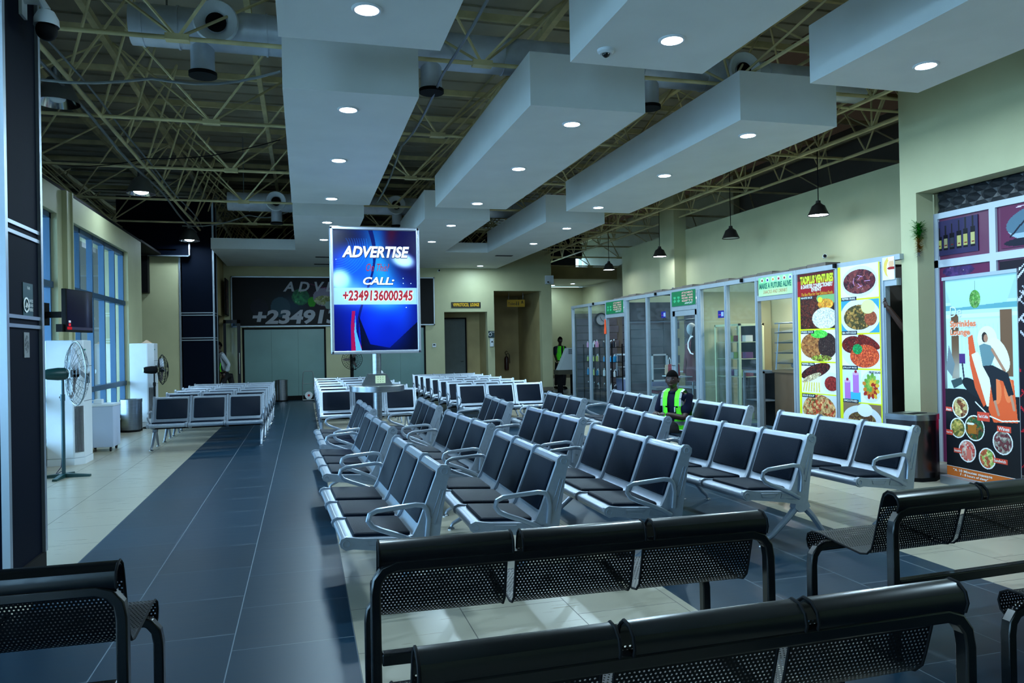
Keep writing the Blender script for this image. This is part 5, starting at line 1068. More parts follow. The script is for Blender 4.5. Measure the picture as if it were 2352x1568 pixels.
# faceted wall cladding above it
pm = MB(); sz = .105
for i in range(int(4.2/sz)):
    for j in range(4):
        y = 7.42-i*sz; z = 2.98+j*sz; c = V((7.50-.035, y-sz/2, z+sz/2)) if (i+j) % 2 else V((7.55, y-sz/2, z+sz/2)); q = [V((7.54, y, z)), V((7.54, y-sz, z)), V((7.54, y-sz, z+sz)), V((7.54, y, z+sz))]
        mid = [(q[k]+q[(k+1) % 4])/2-V((.03 if k % 2 else -.005, 0, 0)) for k in range(4)]
        vs = [c]+[x for p in zip(q, mid) for x in p]; pm.add(vs, [(0, k, k % 8+1) for k in range(1, 9)])
tag(pm.build('faceted_wall_panel', mat('graphite_panel', (44, 46, 50), .4), smooth=0), 'dark faceted wall panels above the plum lounge front', 'wall panel')
def bottles_(c):
    c.rect(0, 0, 9, 9, (52, 46, 84))
    for i, (x, h_, lc) in enumerate(((.06, .24, (176, 170, 90)), (.15, .26, (170, 160, 120)), (.24, .27, (60, 60, 70)), (.34, .29, (186, 176, 110)), (.43, .31, (180, 170, 100)), (.53, .33, (190, 180, 120)))):
        c.rect(x-.032, .06, x+.032, .06+h_*.72, (16, 14, 24)); c.rect(x-.011, .06+h_*.7, x+.011, .06+h_*1.15, (30, 26, 34)); c.rect(x-.027, .09, x+.027, .09+h_*.42, lc); c.rect(x-.018, .11, x+.018, .125, (120, 20, 20))
t = thing('bottle_picture', 'picture of six wine bottles stuck on the upper plum panel', 'picture', (7.49, 7.14, 2.50), -PI/2); c = Canvas(.60, .42, 160, (20, 20, 20)); bottles_(c); c.build('print', t, PRINT, -.30, -.002, 0); MB().box((-.30, 0, 0), (.30, .004, .42)).build('backing', MATTE, t, smooth=0)
def bowl_(c): c.rect(0, 0, 9, 9, (98, 34, 72)); c.ell(.42, .24, .34, .17, (150, 176, 190), 1, .1); c.ell(.30, .28, .24, .12, (80, 110, 130), 1, .3); c.line(.12, .12, .45, .42, .02, (14, 20, 40)); c.ell(.30, .05, .26, .045, (16, 18, 40)); c.line(.2, .43, .6, .46, .012, (220, 200, 220))
t = thing('bowl_picture', 'picture of a pale bowl on the upper plum panel at the picture edge', 'picture', (7.49, 6.15, 2.48), -PI/2); c = Canvas(.8, .46, 110, (98, 34, 72)); bowl_(c); c.build('print', t, PRINT, -.40, -.002, 0); MB().box((-.40, 0, 0), (.40, .004, .46)).build('backing', PURP, t, smooth=0)
def lower_(c):
    c.rect(0, 0, 9, 9, (98, 34, 72)); c.food(.28, 2.3, .22, .07, [(60, 40, 90), (80, 50, 100)], .05); c.poly([(.12, 1.45), (.20, 1.75), (.30, 1.95), (.42, 2.1), (.5, 1.5), (.30, 1.32), (.16, 1.34)], (34, 34, 54)); c.line(.18, 1.5, .30, 1.75, .02, (190, 170, 110))
    c.line(.14, 1.0, .2, .85, .012, (40, 36, 50)); c.line(.14, 1.0, .28, 1.12, .012, (40, 36, 50)); c.ell(.34, .95, .09, .13, (60, 50, 80)); c.rect(.24, .42, .8, .80, (190, 16, 60)); c.rect(.2, 0, .8, .42, (26, 16, 34))
t = thing('lounge_graphic', 'dark plum and red graphic on the lower plum panel beside the banner', 'picture', (7.49, 7.04, .0), -PI/2); c = Canvas(.72, 2.35, 70, (98, 34, 72)); lower_(c); c.build('print', t, PRINT, -.36, -.002, 0); MB().box((-.36, 0, 0), (.36, .004, 2.35)).build('backing', PURP, t, smooth=0)
def maze(c):
    c.rect(0, 0, 9, 9, (20, 12, 28))
    rn = random.Random(5)
    for k in range(60): x = rn.random()*1.1; z = rn.random()*2.2; d = rn.choice(((.14, .14), (-.14, .14))); c.line(x, z, x+d[0], z+d[1], .018, (200, 200, 210) if z > 1.2 else (190, 20, 40))
t = thing('lounge_graphic', 'black graphic with white and red zigzag lines right of the banner', 'picture', (7.49, 6.0, .0), -PI/2); c = Canvas(1.15, 2.34, 60, (98, 34, 72)); maze(c); c.build('print', t, PRINT, -.575, -.002, 0); MB().box((-.575, 0, 0), (.575, .004, 2.34)).build('backing', PURP, t, smooth=0)
# tinsel garland
t = thing('tinsel_garland', 'green and gold tinsel garland hung at the corner of the lounge opening', 'garland', (7.16, 7.36, 2.50)); rn = random.Random(2)
for (m, z0, z1, r, n) in ((mat('tinsel_green', (16, 150, 40), .2, .6), .22, .38, .10, 420), (mat('tinsel_gold', (200, 160, 60), .2, .9), .04, .24, .06, 300), (mat('tinsel_silver', (210, 215, 220), .2, .9), 0, .06, .06, 70)):
    q = MB()
    for k in range(n):
        a = rn.random()*2*PI; z = z0+(z1-z0)*rn.random(); d = V((math.cos(a), math.sin(a), rn.uniform(-.5, .5))); p = V((0, 0, z)); s_ = V((-d.y, d.x, 0)).normalized()*.004; e = p+d*r*rn.uniform(.6, 1.1); q.add([p-s_, p+s_, e+s_, e-s_], [(0, 1, 2, 3)])
    q.build('tinsel', m, t, smooth=0)
# roll-up banner
def banner(c):
    w, h = .92, 2.02
    c.rect(0, 0, w, h, (176, 206, 210)); c.rect(0, 1.78, w, h, (150, 186, 196)); c.rect(0, 1.70, w, 1.75, (90, 150, 160)); c.rect(0, 1.62, w, 1.66, (200, 222, 222)); c.poly([(0, 2.02), (.92, 2.02), (.80, 1.75), (.12, 1.72)], (160, 200, 206))
    c.rect(.10, 1.0, .20, 1.66, (96, 66, 44)); c.rect(.72, 1.05, .86, 1.68, (110, 78, 56)); c.rect(.20, 1.02, .72, 1.60, (190, 214, 216)); c.rect(.0, .0, .03, h, (60, 70, 74))
    for k in range(10): c.line(.24+.05*k, 1.05, .24+.05*k, 1.55, .006, (170, 200, 204))
    c.line(.42, 1.98, .42, 1.86, .006, (80, 100, 60)); c.food(.42, 1.80, .07, .09, [(70, 130, 50), (120, 160, 90)], .014)
    c.glow(.2, 1.05, .25, .2, (200, 210, 206), .6); c.poly([(.02, 1.10), (.06, 1.35), (.14, 1.15), (.10, 1.02)], (110, 124, 130)); c.rect(.20, 1.16, .28, 1.26, (70, 40, 110)); c.line(.24, 1.16, .26, 1.0, .02, (40, 44, 60)); c.poly([(.08, .98), (.22, 1.02), (.25, .96), (.12, .90)], (50, 70, 74))
    c.rect(0, 0, w, .86, (14, 18, 26)); c.ell(.2, .84, .4, .06, (14, 18, 26))
    c.ell(.38, .92, .16, .07, (20, 28, 36), 1, -.5); c.poly([(.32, 1.42), (.38, 1.45), (.42, 1.25), (.55, .78), (.50, .74), (.40, .92), (.34, 1.15)], (216, 84, 44)); c.poly([(.36, 1.25), (.44, 1.28), (.62, 1.05), (.60, .74), (.54, .75)], (226, 226, 206)); c.ell(.56, 1.40, .12, .13, (222, 220, 200)); c.ell(.70, 1.25, .10, .18, (226, 224, 204), 1, .5)
    c.poly([(.60, 1.0), (.86, 1.02), (.90, .62), (.62, .60), (.56, .72)], (222, 88, 44)); c.ell(.67, .9, .05, .12, (236, 120, 70)); c.ell(.80, .92, .05, .12, (236, 120, 70))
    c.ell(.53, 1.42, .035, .05, (40, 30, 30)); c.ell(.545, 1.41, .026, .038, (170, 120, 96)); c.poly([(.46, 1.34), (.52, 1.36), (.60, 1.34), (.66, 1.26), (.60, 1.14), (.50, 1.14)], (100, 130, 136)); c.line(.62, 1.30, .76, 1.10, .03, (170, 120, 96)); c.poly([(.50, 1.14), (.62, 1.15), (.80, 1.08), (.86, .88), (.80, .86), (.74, 1.0), (.66, 1.02), (.66, .82), (.62, .80), (.58, 1.02)], (24, 30, 40)); c.line(.64, .80, .68, .68, .03, (180, 134, 110)); c.line(.83, .86, .86, .74, .03, (180, 134, 110))
    c.line(.40, .78, .56, .66, .012, (226, 230, 234)); c.line(.56, .66, .72, .62, .012, (226, 230, 234)); c.line(.72, .62, .92, .64, .012, (226, 230, 234))
    for (x, z, r, cols) in ((.20, .71, .10, [(190, 170, 120), (120, 60, 30), (90, 40, 24), (200, 180, 120)]), (.16, .50, .095, [(140, 130, 60), (190, 160, 90), (70, 80, 40)]), (.38, .52, .12, [(60, 50, 40), (150, 90, 30), (40, 90, 50)]), (.72, .42, .11, [(120, 110, 104), (170, 160, 150), (90, 30, 40)]), (.28, .28, .105, [(200, 120, 110), (180, 60, 60), (210, 200, 190)]), (.53, .24, .095, [(190, 190, 120), (110, 150, 70), (180, 70, 50)])):
        c.ell(x, z, r+.008, r+.008, (226, 232, 238)); c.food(x, z, r-.004, r-.004, cols, .022)
    c.rect(.29, .46, .40, .56, (170, 100, 30), .9); c.ell(.33, .56, .05, .012, (220, 220, 210)); c.rect(.27, .20, .33, .30, (210, 110, 100))
    for (x, z, w_, h_) in ((.0, .66, .09, .045), (.42, .60, .15, .09), (.66, .52, .16, .055), (.0, .42, .09, .05), (.10, .245, .11, .045), (.60, .215, .17, .045)): c.rect(x+.0, z, x+w_, z+h_, (208, 70, 50))
    c.rect(0, 0, w, .095, (190, 96, 34)); c.rect(0, .095, w, .10, (230, 230, 230))
t = thing('rollup_banner', 'tall lounge roll-up banner with an orange massage chair scene', 'banner', (6.40, 5.86, 0), -PI/2-.10)
MB().rbox((0, 0, .04), (.98, .16, .08), .03, axis=2).build('base', ALU, t); MB().box((-.47, -.012, 2.10), (.47, .012, 2.135)).build('top_bar', ALU, t, smooth=0); MB().box((-.46, .0, .08), (.46, .004, 2.11)).build('sheet', PLASW, t, smooth=0); MB().cyl((0, .04, .05), (0, .02, 2.11), .012).build('pole', ALU, t)
c = Canvas(.92, 2.02, 230, (10, 10, 10)); banner(c); c.build('print', t, PRINT, -.46, -.003, .085)
OR = mat('print_orange', (226, 112, 60), .5); z_ = .085
text('De', t, -.30, z_+1.68, .16, .11, mat('print_pale', (190, 206, 206), .5), -.006, bold=.0, shear=.1)
text2('Sprinkles', -.20, z_+1.56, .34, .085, OR, WHT, .03, 0, t, -.006); text2('Lounge', -.24, z_+1.475, .26, .08, OR, WHT, .03, 0, t, -.006)
for (s, x, z, w_, h_) in (('Asun', -.415, .68, .07, .026), ('Tea & Coffee', .035, .645, .12, .03), ('Wines', .28, .547, .13, .035), ('Pepper Soup', -.415, .445, .075, .022), ('Smoothie', -.305, .267, .09, .026), ('Sandwich', .225, .237, .14, .03), ('"A 10 Minutes massage', -.12, .065, .5, .035), ('7 - 8 hours of sleep"', -.1, .03, .36, .03)): text(s, t, x, z_+z, w_, h_, WHT, -.006, bold=.02)
tag(MB().box((6.55, 6.0, 0), (7.15, 6.9, .07)).build('low_plinth', mat('grey_plinth', (110, 104, 100), .6), smooth=0), 'low grey plinth on the floor beside the banner', 'plinth')
# ================================================================ people
def skin_mesh(chains, sub=2):
    # chains: list of lists of (point, radius|(rx,ry)); chains starting on an existing point join there
    pts = []; rad = []; ed = []
    def idx(p, r):
        for i, q in enumerate(pts):
            if (V(q)-V(p)).length < 1e-5: return i
        pts.append(tuple(p)); rad.append(r if isinstance(r, tuple) else (r, r)); return len(pts)-1
    for ch in chains:
        pr = None
        for p, r in ch:
            i = idx(p, r)
            if pr is not None and pr != i: ed.append((pr, i))
            pr = i
    me = bpy.data.meshes.new('tmp'); me.from_pydata(pts, ed, []); o = bpy.data.objects.new('tmp', me); COL.objects.link(o)
    sk = o.modifiers.new('s', 'SKIN'); sk.use_smooth_shade = True
    sv = me.skin_vertices[0].data
    for i, r in enumerate(rad): sv[i].radius = r
    sv[0].use_root = True
    ss = o.modifiers.new('u', 'SUBSURF'); ss.levels = sub; ss.render_levels = sub
    bpy.context.view_layer.update(); dg = bpy.context.evaluated_depsgraph_get(); ev = bpy.data.meshes.new_from_object(o.evaluated_get(dg))
    bpy.data.objects.remove(o); v = [tuple(q.co) for q in ev.vertices]; f = [tuple(p.vertices) for p in ev.polygons]; bpy.data.meshes.remove(ev); return v, f
def head_into(mb, hd, c, fwd, up, r=.098, eyes=True):
    # head: shaped ball with brow, nose, lips, chin, ears; fwd/up unit vectors
    fwd = V(fwd).normalized(); up = V(up).normalized(); side = fwd.cross(up).normalized(); fwd = up.cross(side).normalized()
    n, m = 32, 24; vs = []
    for i in range(m+1):
        t = PI*i/m
        for k in range(n):
            a = 2*PI*k/n; x = math.sin(t)*math.cos(a); y = math.sin(t)*math.sin(a); z = math.cos(t)   # x side, y fwd, z up
            X, Y, Z = x*.78, y*.98, z*1.22
            if z < 0: X *= 1-.34*z*z; Y *= 1-.10*z*z                       # jaw narrows
            if y > 0 and z < -.35: Y += .06*(-z-.35)                           # chin
            if y > .6: Y -= .04
            g = lambda cx, cz, sx, sz: math.exp(-((x-cx)/sx)**2-((z-cz)/sz)**2) if y > 0 else 0
            Y += .30*g(0, -.18, .11, .15)+.05*g(0, .22, .45, .10)              # nose, brow
            Y -= .08*g(.30, .06, .14, .11)+.08*g(-.30, .06, .14, .11)          # eye sockets
            Y += .09*g(0, -.47, .22, .055)+.08*g(0, -.58, .18, .05)-.03*g(0, -.525, .22, .02)  # lips
            if z > .2 and y < 0: Y *= 1.06
            vs.append(c+(side*X+fwd*Y+up*Z)*r)
    fs = []
    for i in range(m):
        for k in range(n): fs.append((i*n+k, (i+1)*n+k, (i+1)*n+(k+1) % n, i*n+(k+1) % n))
    mb.add(vs, fs)
    for s in (-1, 1):
        e = c+(side*s*.79-up*.05-fwd*.05)*r; rg = []
        for k in range(12):
            a = 2*PI*k/12; rg.append(e+up*math.sin(a)*.26*r+fwd*(math.cos(a)*.15-.05)*r)
        mb.tube(rg, .10*r, 6, closed=True); mb.add([e]+[p+side*s*.02*r for p in rg], [(0, k+1, (k+1) % 12+1) for k in range(12)])
    # hair cap
    hb = MB(); hv = []; mm = 12
    for i in range(mm+1):
        t = .60*PI*i/mm
        for k in range(n):
            a = 2*PI*k/n; x = math.sin(t)*math.cos(a); y = math.sin(t)*math.sin(a); z = math.cos(t)
            lim = .36 if y > .25 else (-.25 if y < -.1 else .05); zz = max(z, lim); q = 1.05 if z >= lim else .98
            hv.append(c+(side*x*.80+fwd*(y*(1.0 if y > 0 else 1.06)-.01)+up*zz*1.23)*r*q)
    hb.add(hv, [(i*n+k, (i+1)*n+k, (i+1)*n+(k+1) % n, i*n+(k+1) % n) for i in range(mm) for k in range(n)])
    hb.build('hair', HAIR, hd)
    if eyes:
        q = MB().tube([c+(side*u*.24+fwd*(1.0-.10*abs(u))-up*(.61-.015*abs(u)))*r for u in (-1, -.5, 0, .5, 1)], [.02*r, .05*r, .06*r, .05*r, .02*r], 8); q.build('mouth', mat('lip_brown', (84, 48, 44), .5), hd)
        for s in (-1, 1): MB().tube([c+(side*s*u+fwd*(.93-.12*u)+up*(.29-.05*u))*r for u in (.14, .3, .46)], .028*r, 6).build('eyebrow', HAIR, hd)
        for s in (-1, 1):
            e = c+(side*s*.30+fwd*.84+up*.09)*r; q = MB().use(mat('eye_white', (150, 146, 138), .3)).ball(e-fwd*.02*r, .105*r, 10, 8, (1, 1, .55)).use(MATTE).ball(e+fwd*.045*r, .058*r, 8, 6, (1, 1, .85)); q.build('eye', None, hd)
def hand_into(mb, w, d, palm_n, s=1, thumb=1, curl=.5):
    # w wrist, d direction of fingers, palm_n palm normal, thumb side sign
    d = V(d).normalized(); n = V(palm_n).normalized(); n = (n-d*n.dot(d)).normalized(); a = d.cross(n)*thumb
    pal = [[(w, .024*s), (w+d*.04*s, (.030*s)), (w+d*.085*s, (.031*s))]]
    v, f = skin_mesh(pal, 1); 
    v = [V(p) for p in v]; v = [w+(p-w)-n*(p-w).dot(n)*.45 + a*(p-w).dot(a)*.25 for p in v]; mb.add(v, f)
    for k, (o, L_) in enumerate(((.030, .070), (.010, .078), (-.010, .073), (-.029, .058))):
        p = w+d*.082*s+a*o*s; q = [p]; ang = curl*.5; 
        for j, l in enumerate((.45, .32, .23)):
            dd = d*math.cos(ang)+n*math.sin(ang); q.append(q[-1]+dd*L_*l*s); ang += curl*.7
        mb.tube(q, [.0095*s, .0088*s, .0080*s, .0065*s], 8)
    p = w+d*.025*s+a*.026*s; q = [p, p+(d*.5+a*.8+n*.2).normalized()*.035*s]; q.append(q[-1]+(d*.9+a*.35+n*.3).normalized()*.03*s); q.append(q[-1]+(d+n*.4).normalized()*.024*s); mb.tube(q, [.013*s, .0115*s, .0100*s, .0075*s], 8)

def band_mesh(rings, keep, m):
    # rings: list of lists of points (closed); keep(i,k) -> material index or None
    mb = MB(); n = len(rings[0]); 
    for i in range(len(rings)-1):
        for k in range(n):
            q = keep(i, k)
            if q is None: continue
            mb.use(m[q]).add([rings[i][k], rings[i][(k+1) % n], rings[i+1][(k+1) % n], rings[i+1][k]], [(0, 1, 2, 3)])
    return mb

# ---- seated guard (local frame: origin on the floor under the hips, faces -x, his left towards -y)
def seated_guard(loc, rz):
    t = thing('person', 'seated guard in a navy shirt and neon green safety vest, looking at the camera', 'person', loc, rz)
    hip = V((0, 0, .50)); bl = .12
    # torso turned a little towards the camera
    sp = [V((0, 0, .50)), V((.01, 0, .62)), V((.0, 0, .76)), V((-.02, 0, .90)), V((-.03, 0, .965))]
    tw = -.62; ax = V((math.sin(tw), math.cos(tw), 0))       # shoulder axis: +ax his right, away from the camera
    RS = sp[3]+ax*.175+V((0, 0, .0)); LS = sp[3]-ax*.175
    LE = LS+V((-.09, -.07, -.25)); LW = LE+V((-.245, .03, .06)); RE = RS+V((-.10, .0, -.245)); RWp = RE+V((-.12, -.20, .06))
    trous = MB(); v, f = skin_mesh([[(hip, .13), (V((-.12, .09, .50)), .10), (V((-.42, .12, .49)), .075), (V((-.47, .12, .30)), .062), (V((-.44, .12, .10)), .05)], [(hip, .13), (V((-.12, -.09, .50)), .10), (V((-.42, -.12, .49)), .075), (V((-.48, -.13, .30)), .062), (V((-.46, -.13, .10)), .05)]]); trous.add(v, f)
    trous.build('trousers', mat('black_trousers', (14, 15, 20), .8), t)
    for s in (-1, 1): MB().tube([(-.40, s*.125, .05), (-.50, s*.13, .045), (-.62, s*.135, .035), (-.66, s*.135, .03)], [.045, .048, .042, .025], 10).build('shoe', BLACK, t)
    body = MB(); nk = sp[4]+V((-.0, 0, .0)); hc = nk+V((-.035, -.012, .165)); look = (V((-4.3, -8.1, .4))-V((0, 0, 0))).normalized()
    look = (look*.75+V((-1, -.2, 0))*.25).normalized()
    v, f = skin_mesh([[(sp[0], .12), (sp[1], .115), (sp[2], .125), (sp[3], .115), (nk, .058), (nk+V((-.015, -.004, .06)), .052), (hc-V((0, 0, .04)), .05)], [(sp[3], .115), (RS, .06), (RE, .044), (RWp, .030)], [(sp[3], .115), (LS, .06), (LE, .046), (LW, .031)]]); body.add(v, f)
    head_into(body, t, hc, look, V((0, 0, 1)), .099)
    hand_into(body, RWp, V((-.55, -.8, -.02)), V((0, -.3, -1)), 1, 1, .9); hand_into(body, LW, V((-.8, .55, .05)), V((0, .2, -1)), 1, -1, .9)
    body.build('body', SKIN, t)
    sh = MB(); v, f = skin_mesh([[(sp[0]-V((0, 0, .03)), .138), (sp[1], .132), (sp[2], .143), (sp[3]-V((0, 0, .005)), .128), (nk+V((0, 0, .0)), .064)], [(sp[3]-V((0, 0, .005)), .128), (RS, .086), (RS.lerp(RE, .5), .066), (RS.lerp(RE, .85), .060)], [(sp[3]-V((0, 0, .005)), .128), (LS, .088), (LS.lerp(LE, .5), .070), (LS.lerp(LE, .88), .064)]]); sh.add(v, f); sh.build('shirt', NAVY, t)
    MB().tube([nk+V((math.cos(a)*.062-.005, math.sin(a)*.066, .012+.012*math.cos(a))) for a in [2*PI*k/16 for k in range(16)]], .016, 6, closed=True).build('collar', NAVY, t)
    # vest
    n = 40; rings = []; fw = V((-math.cos(tw), math.sin(tw), 0))  # chest direction
    zs = [.47, .50, .53, .555, .58, .605, .63, .66, .69, .72, .75, .78, .81, .84, .87]
    for z in zs:
        j = 0
        while j < 3 and z > sp[j+1].z: j += 1
        c_ = sp[j].lerp(sp[j+1], max(0, min(1, (z-sp[j].z)/(sp[j+1].z-sp[j].z)))); tt = (z-.47)/.5
        rx = .165 if z < .8 else .165-.25*(z-.8)**1.0*.6; rx = rx*(1 if z < .9 else .86); ry = .150+.035*math.sin(PI*min(1, tt*1.1)); 
        if z > .9: ry = .150; 
        rings.append([c_+fw*math.cos(2*PI*k/n)*(rx-.008)+ax*math.sin(2*PI*k/n)*(ry+.012) for k in range(n)])
    def keep(i, k):
        a = ((k+.5)/n*360+180) % 360-180; z = zs[i]; aa = abs(a)
        if aa < 12+ max(0, (z-.6))*60: return None                      # open front
        if z >= .66 and 62 < aa < 125: return None                      # arm holes
        if z >= .66 and aa < 90: 
            return 1 if aa > 44 else 0
        if z >= .66: return 0
        return 1 if .555 <= z < .605 or z < .50 else 0
    band_mesh(rings, keep, [NEON, REFL]).build('safety_vest', None, t, smooth=60)
    for s, S in ((1, RS), (-1, LS)):
        vs = MB(); a0 = S.lerp(sp[3], .42)
        P = [a0+fw*.135+V((0, 0, -.10)), a0+fw*.125+V((0, 0, 0)), a0+fw*.09+V((0, 0, .075)), a0+V((0, 0, .115)), a0-fw*.10+V((0, 0, .06)), a0-fw*.14+V((0, 0, -.03))]
        o1 = ax*s*.012; o2 = -ax*s*.050; o3 = ax*s*.042
        for i in range(5):
            vs.use(NEON).add([P[i]+o2, P[i]+o1, P[i+1]+o1, P[i+1]+o2], [(0, 1, 2, 3)]); vs.use(REFL).add([P[i]+o1, P[i]+o3, P[i+1]+o3-V((0, 0, .012)), P[i+1]+o1], [(0, 1, 2, 3)])
        vs.build('vest_strap', None, t, smooth=60)
    bd = MB().box((-.045, -.004, -.03), (.045, .004, .03), Matrix.Translation(sp[2]+fw*.178-ax*.06+V((0, 0, .0))) @ Matrix.Rotation(math.atan2(-fw.x, fw.y)*-1+PI, 4, 'Z')); bd.build('name_badge', PLASW, t, smooth=0)
    return t
seated_guard((4.35, 8.22, 0), 0).scale = (.94, .94, .94)

# ---- standing guard
def standing(loc, rz, label, shirt, vest=True, lean=0, stride=.12, arms=((-.05, -.30), (.05, -.30))):
    t = thing('person', label, 'person', loc, rz)     # faces -y locally
    L_ = lambda z: V((0, -lean*(z-.9) if z > .9 else 0, z))
    hipz = .92; body = MB(); nk = L_(1.48); hc = nk+V((0, -.03, .175)); RS = L_(1.40)+V((.19, 0, 0)); LS = L_(1.40)-V((.19, 0, 0))
    RE = RS+V((.05, arms[0][0], -.27)); RW = RE+V((-.02, -.12, -.22)); LE = LS+V((-.05, arms[1][0], -.27)); LW = LE+V((.02, -.12, -.22))
    v, f = skin_mesh([[(L_(.95), .12), (L_(1.15), .115), (L_(1.38), .125), (nk, .056), (hc-V((0, 0, .05)), .05)], [(L_(1.38), .125), (RS, .056), (RE, .042), (RW, .028)], [(L_(1.38), .125), (LS, .056), (LE, .042), (LW, .028)]], 1); body.add(v, f)
    head_into(body, t, hc, V((0, -1, -.12)), V((0, -.12, 1)), .097); hand_into(body, RW, V((0, -.3, -1)), V((-1, 0, 0)), 1, -1, .6); hand_into(body, LW, V((0, -.3, -1)), V((1, 0, 0)), 1, 1, .6); body.build('body', SKIN, t)
    tr = MB(); v, f = skin_mesh([[(V((0, 0, .96)), .125), (V((.09, -stride*.4, .80)), .09), (V((.10, -stride, .48)), .066), (V((.10, -stride*.6, .10)), .055)], [(V((0, 0, .96)), .125), (V((-.09, stride*.4, .80)), .09), (V((-.10, stride*.8, .48)), .066), (V((-.10, stride*1.3, .10)), .055)]], 1); tr.add(v, f); tr.build('trousers', mat('black_trousers', (14, 15, 20), .8), t)
    for x, y in ((.10, -stride*.6), (-.10, stride*1.3)): MB().tube([(x, y+.06, .05), (x, y-.04, .05), (x, y-.14, .04), (x, y-.19, .03)], [.045, .05, .042, .025], 10).build('shoe', BLACK, t)
    sh = MB(); v, f = skin_mesh([[(L_(.90), .135), (L_(1.15), .132), (L_(1.38), .14), (nk, .062)], [(L_(1.38), .14), (RS, .07), (RE, .055)] + ([(RW.lerp(RE, .2), .045)] if not vest else []), [(L_(1.38), .14), (LS, .07), (LE, .055)] + ([(LW.lerp(LE, .2), .045)] if not vest else [])], 1); sh.add(v, f); sh.build('shirt', shirt, t)
    if vest:
        n = 32; zs = [.98+.03*k for k in range(17)]; rings = [[L_(z)+V((math.sin(2*PI*k/n)*(.175 if z < 1.38 else .15), -math.cos(2*PI*k/n)*.165, 0)) for k in range(n)] for z in zs]
        def keep(i, k):
            a = abs(((k+.5)/n*360+180) % 360-180); z = zs[i]
            if a < 16+max(0, 1.2-z)*8: return None
            if z > 1.2 and 66 < a < 120: return None
            return 1 if a > 52 and a < 66 and z > 1.2 else 0
        band_mesh(rings, keep, [NEON, REFL]).build('safety_vest', None, t, smooth=60)
    return t
standing((8.40, 24.1, 0), .15, 'standing guard in a dark shirt and green vest behind the far console', mat('dark_blue_shirt', (20, 30, 50), .8), arms=((-.10, 0), (-.10, 0)))
w = standing((-2.02, 21.9, 0), math.radians(-70), 'person in a pale shirt with a green lanyard walking into the left doorway', mat('pale_shirt', (176, 186, 196), .8, noise=.15, nscale=14, bump=.4, bscale=20), vest=False, lean=.35, stride=.22, arms=((.16, 0), (.05, 0)))
MB().tube([(.10, -.10, 1.40), (.12, -.20, 1.25), (.11, -.22, 1.05), (.10, -.20, .95)], .012, 6).build('lanyard', NEON, w)
# ---- person inside the last kiosk doorway, seen by the raised arm on the frame
t = thing('person', 'person inside the last kiosk doorway with one arm raised on its frame', 'person', (7.74, 7.79, 0), -PI/2)
b = MB(); S = V((-.28, 0, 1.42)); # local: faces -y (towards -X world); local -x is towards +Y world
b_, f_ = skin_mesh([[(V((0, 0, .95)), .12), (V((0, 0, 1.15)), .115), (V((0, 0, 1.38)), .125), (V((0, 0, 1.50)), .055), (V((0, -.02, 1.60)), .05)], [(V((0, 0, 1.38)), .125), (V((-.03, -.17, 1.42)), .060), (V((-.01, -.42, 1.64)), .046), (V((-.09, -.60, 1.93)), .030)], [(V((0, 0, 1.38)), .125), (V((.19, 0, 1.40)), .058), (V((.22, .0, 1.13)), .044), (V((.20, -.12, .95)), .028)]], 1); b.add(b_, f_)
head_into(b, t, V((0, -.03, 1.66)), V((0, -1, 0)), V((0, 0, 1)), .097); hand_into(b, V((-.08, -.595, 1.91)), V((-.55, -.05, .8)), V((.1, .9, 0)), 1, 1, .5); hand_into(b, V((.20, -.12, .95)), V((0, -.3, -1)), V((-1, 0, 0)), 1, -1, .6); b.build('body', SKIN, t)
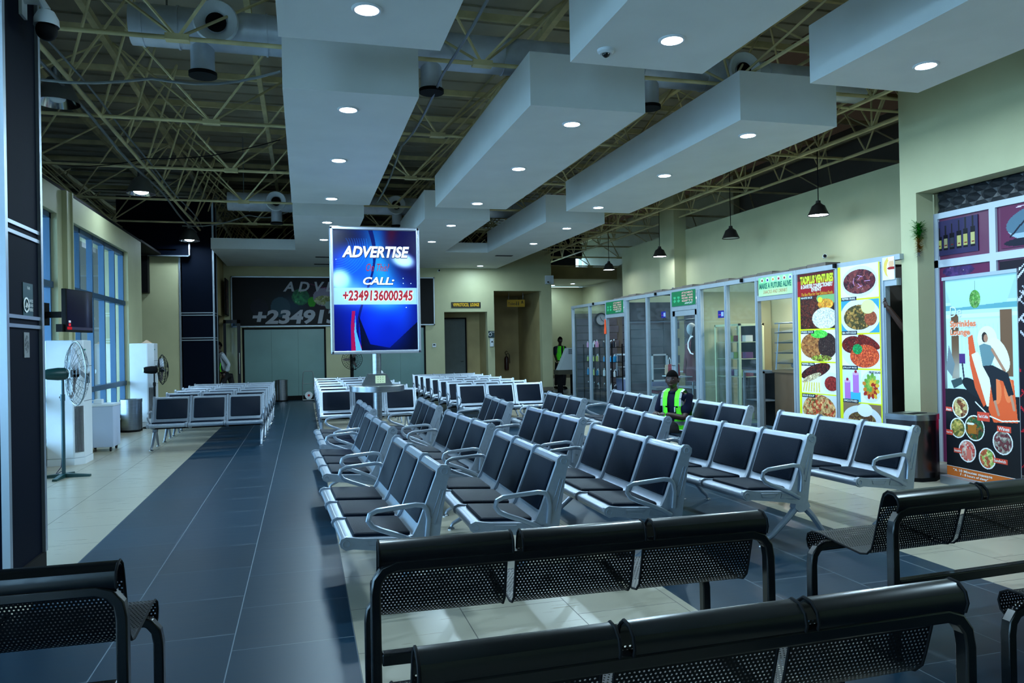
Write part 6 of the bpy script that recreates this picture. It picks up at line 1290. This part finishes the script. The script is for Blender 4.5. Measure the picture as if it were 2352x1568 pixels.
b = MB(); b_, f_ = skin_mesh([[(V((0, 0, .90)), .135), (V((0, 0, 1.15)), .132), (V((0, 0, 1.38)), .14), (V((0, 0, 1.48)), .062)], [(V((0, 0, 1.38)), .14), (V((-.03, -.17, 1.42)), .076), (V((-.02, -.30, 1.53)), .064)], [(V((0, 0, 1.38)), .14), (V((.19, 0, 1.40)), .074), (V((.215, 0, 1.2)), .062)]], 1); b.add(b_, f_); b.build('shirt', NAVY, t)
b = MB(); b_, f_ = skin_mesh([[(V((0, 0, .96)), .125), (V((.09, 0, .80)), .09), (V((.10, 0, .48)), .066), (V((.10, 0, .08)), .055)], [(V((0, 0, .96)), .125), (V((-.09, 0, .80)), .09), (V((-.10, 0, .48)), .066), (V((-.10, 0, .08)), .055)]], 1); b.add(b_, f_); b.build('trousers', MATS['black_trousers'], t)
for x in (.1, -.1): MB().tube([(x, .06, .05), (x, -.04, .05), (x, -.14, .04), (x, -.19, .03)], [.045, .05, .042, .025], 10).build('shoe', BLACK, t)

t = thing('glass_door', 'dark framed open glass door left of the end wall glass', 'door', (-2.2, 22.85, 0))
f = MB().box((.37, 0, 0), (.46, .05, 2.4)).box((0, 0, 0), (.07, .05, 2.4)).box((0, 0, 2.3), (.46, .05, 2.4)).box((0, 0, 0), (.46, .05, .14)).build('door_frame', mat('dark_blue_frame', (14, 22, 34), .4), t, smooth=0)
MB().box((.07, .02, .14), (.37, .026, 2.3)).build('pane', GLASS, t, smooth=0); MB().tube([(.42, -.05, .85), (.42, -.05, 1.45)], .016, 10).tube([(.42, 0, .92), (.42, -.05, .92)], .01, 6).tube([(.42, 0, 1.38), (.42, -.05, 1.38)], .01, 6).build('handle', CHROME, t)
# ================================================================ fit lettering to its place
bpy.context.view_layer.update()
for o, w, h in TEXTS:
    d = o.dimensions; sx = w/max(d.x, 1e-4); sy = h/max(d.y, 1e-4); o.scale = (sx, sy, 1)
dg = bpy.context.evaluated_depsgraph_get()
for o, w, h in TEXTS:       # lettering becomes plain meshes
    me = bpy.data.meshes.new_from_object(o.evaluated_get(dg)); n = bpy.data.objects.new('lettering', me); COL.objects.link(n)
    n.parent = o.parent; n.location = o.location; n.rotation_euler = o.rotation_euler; n.scale = o.scale
for o, w, h in TEXTS: bpy.data.objects.remove(o)
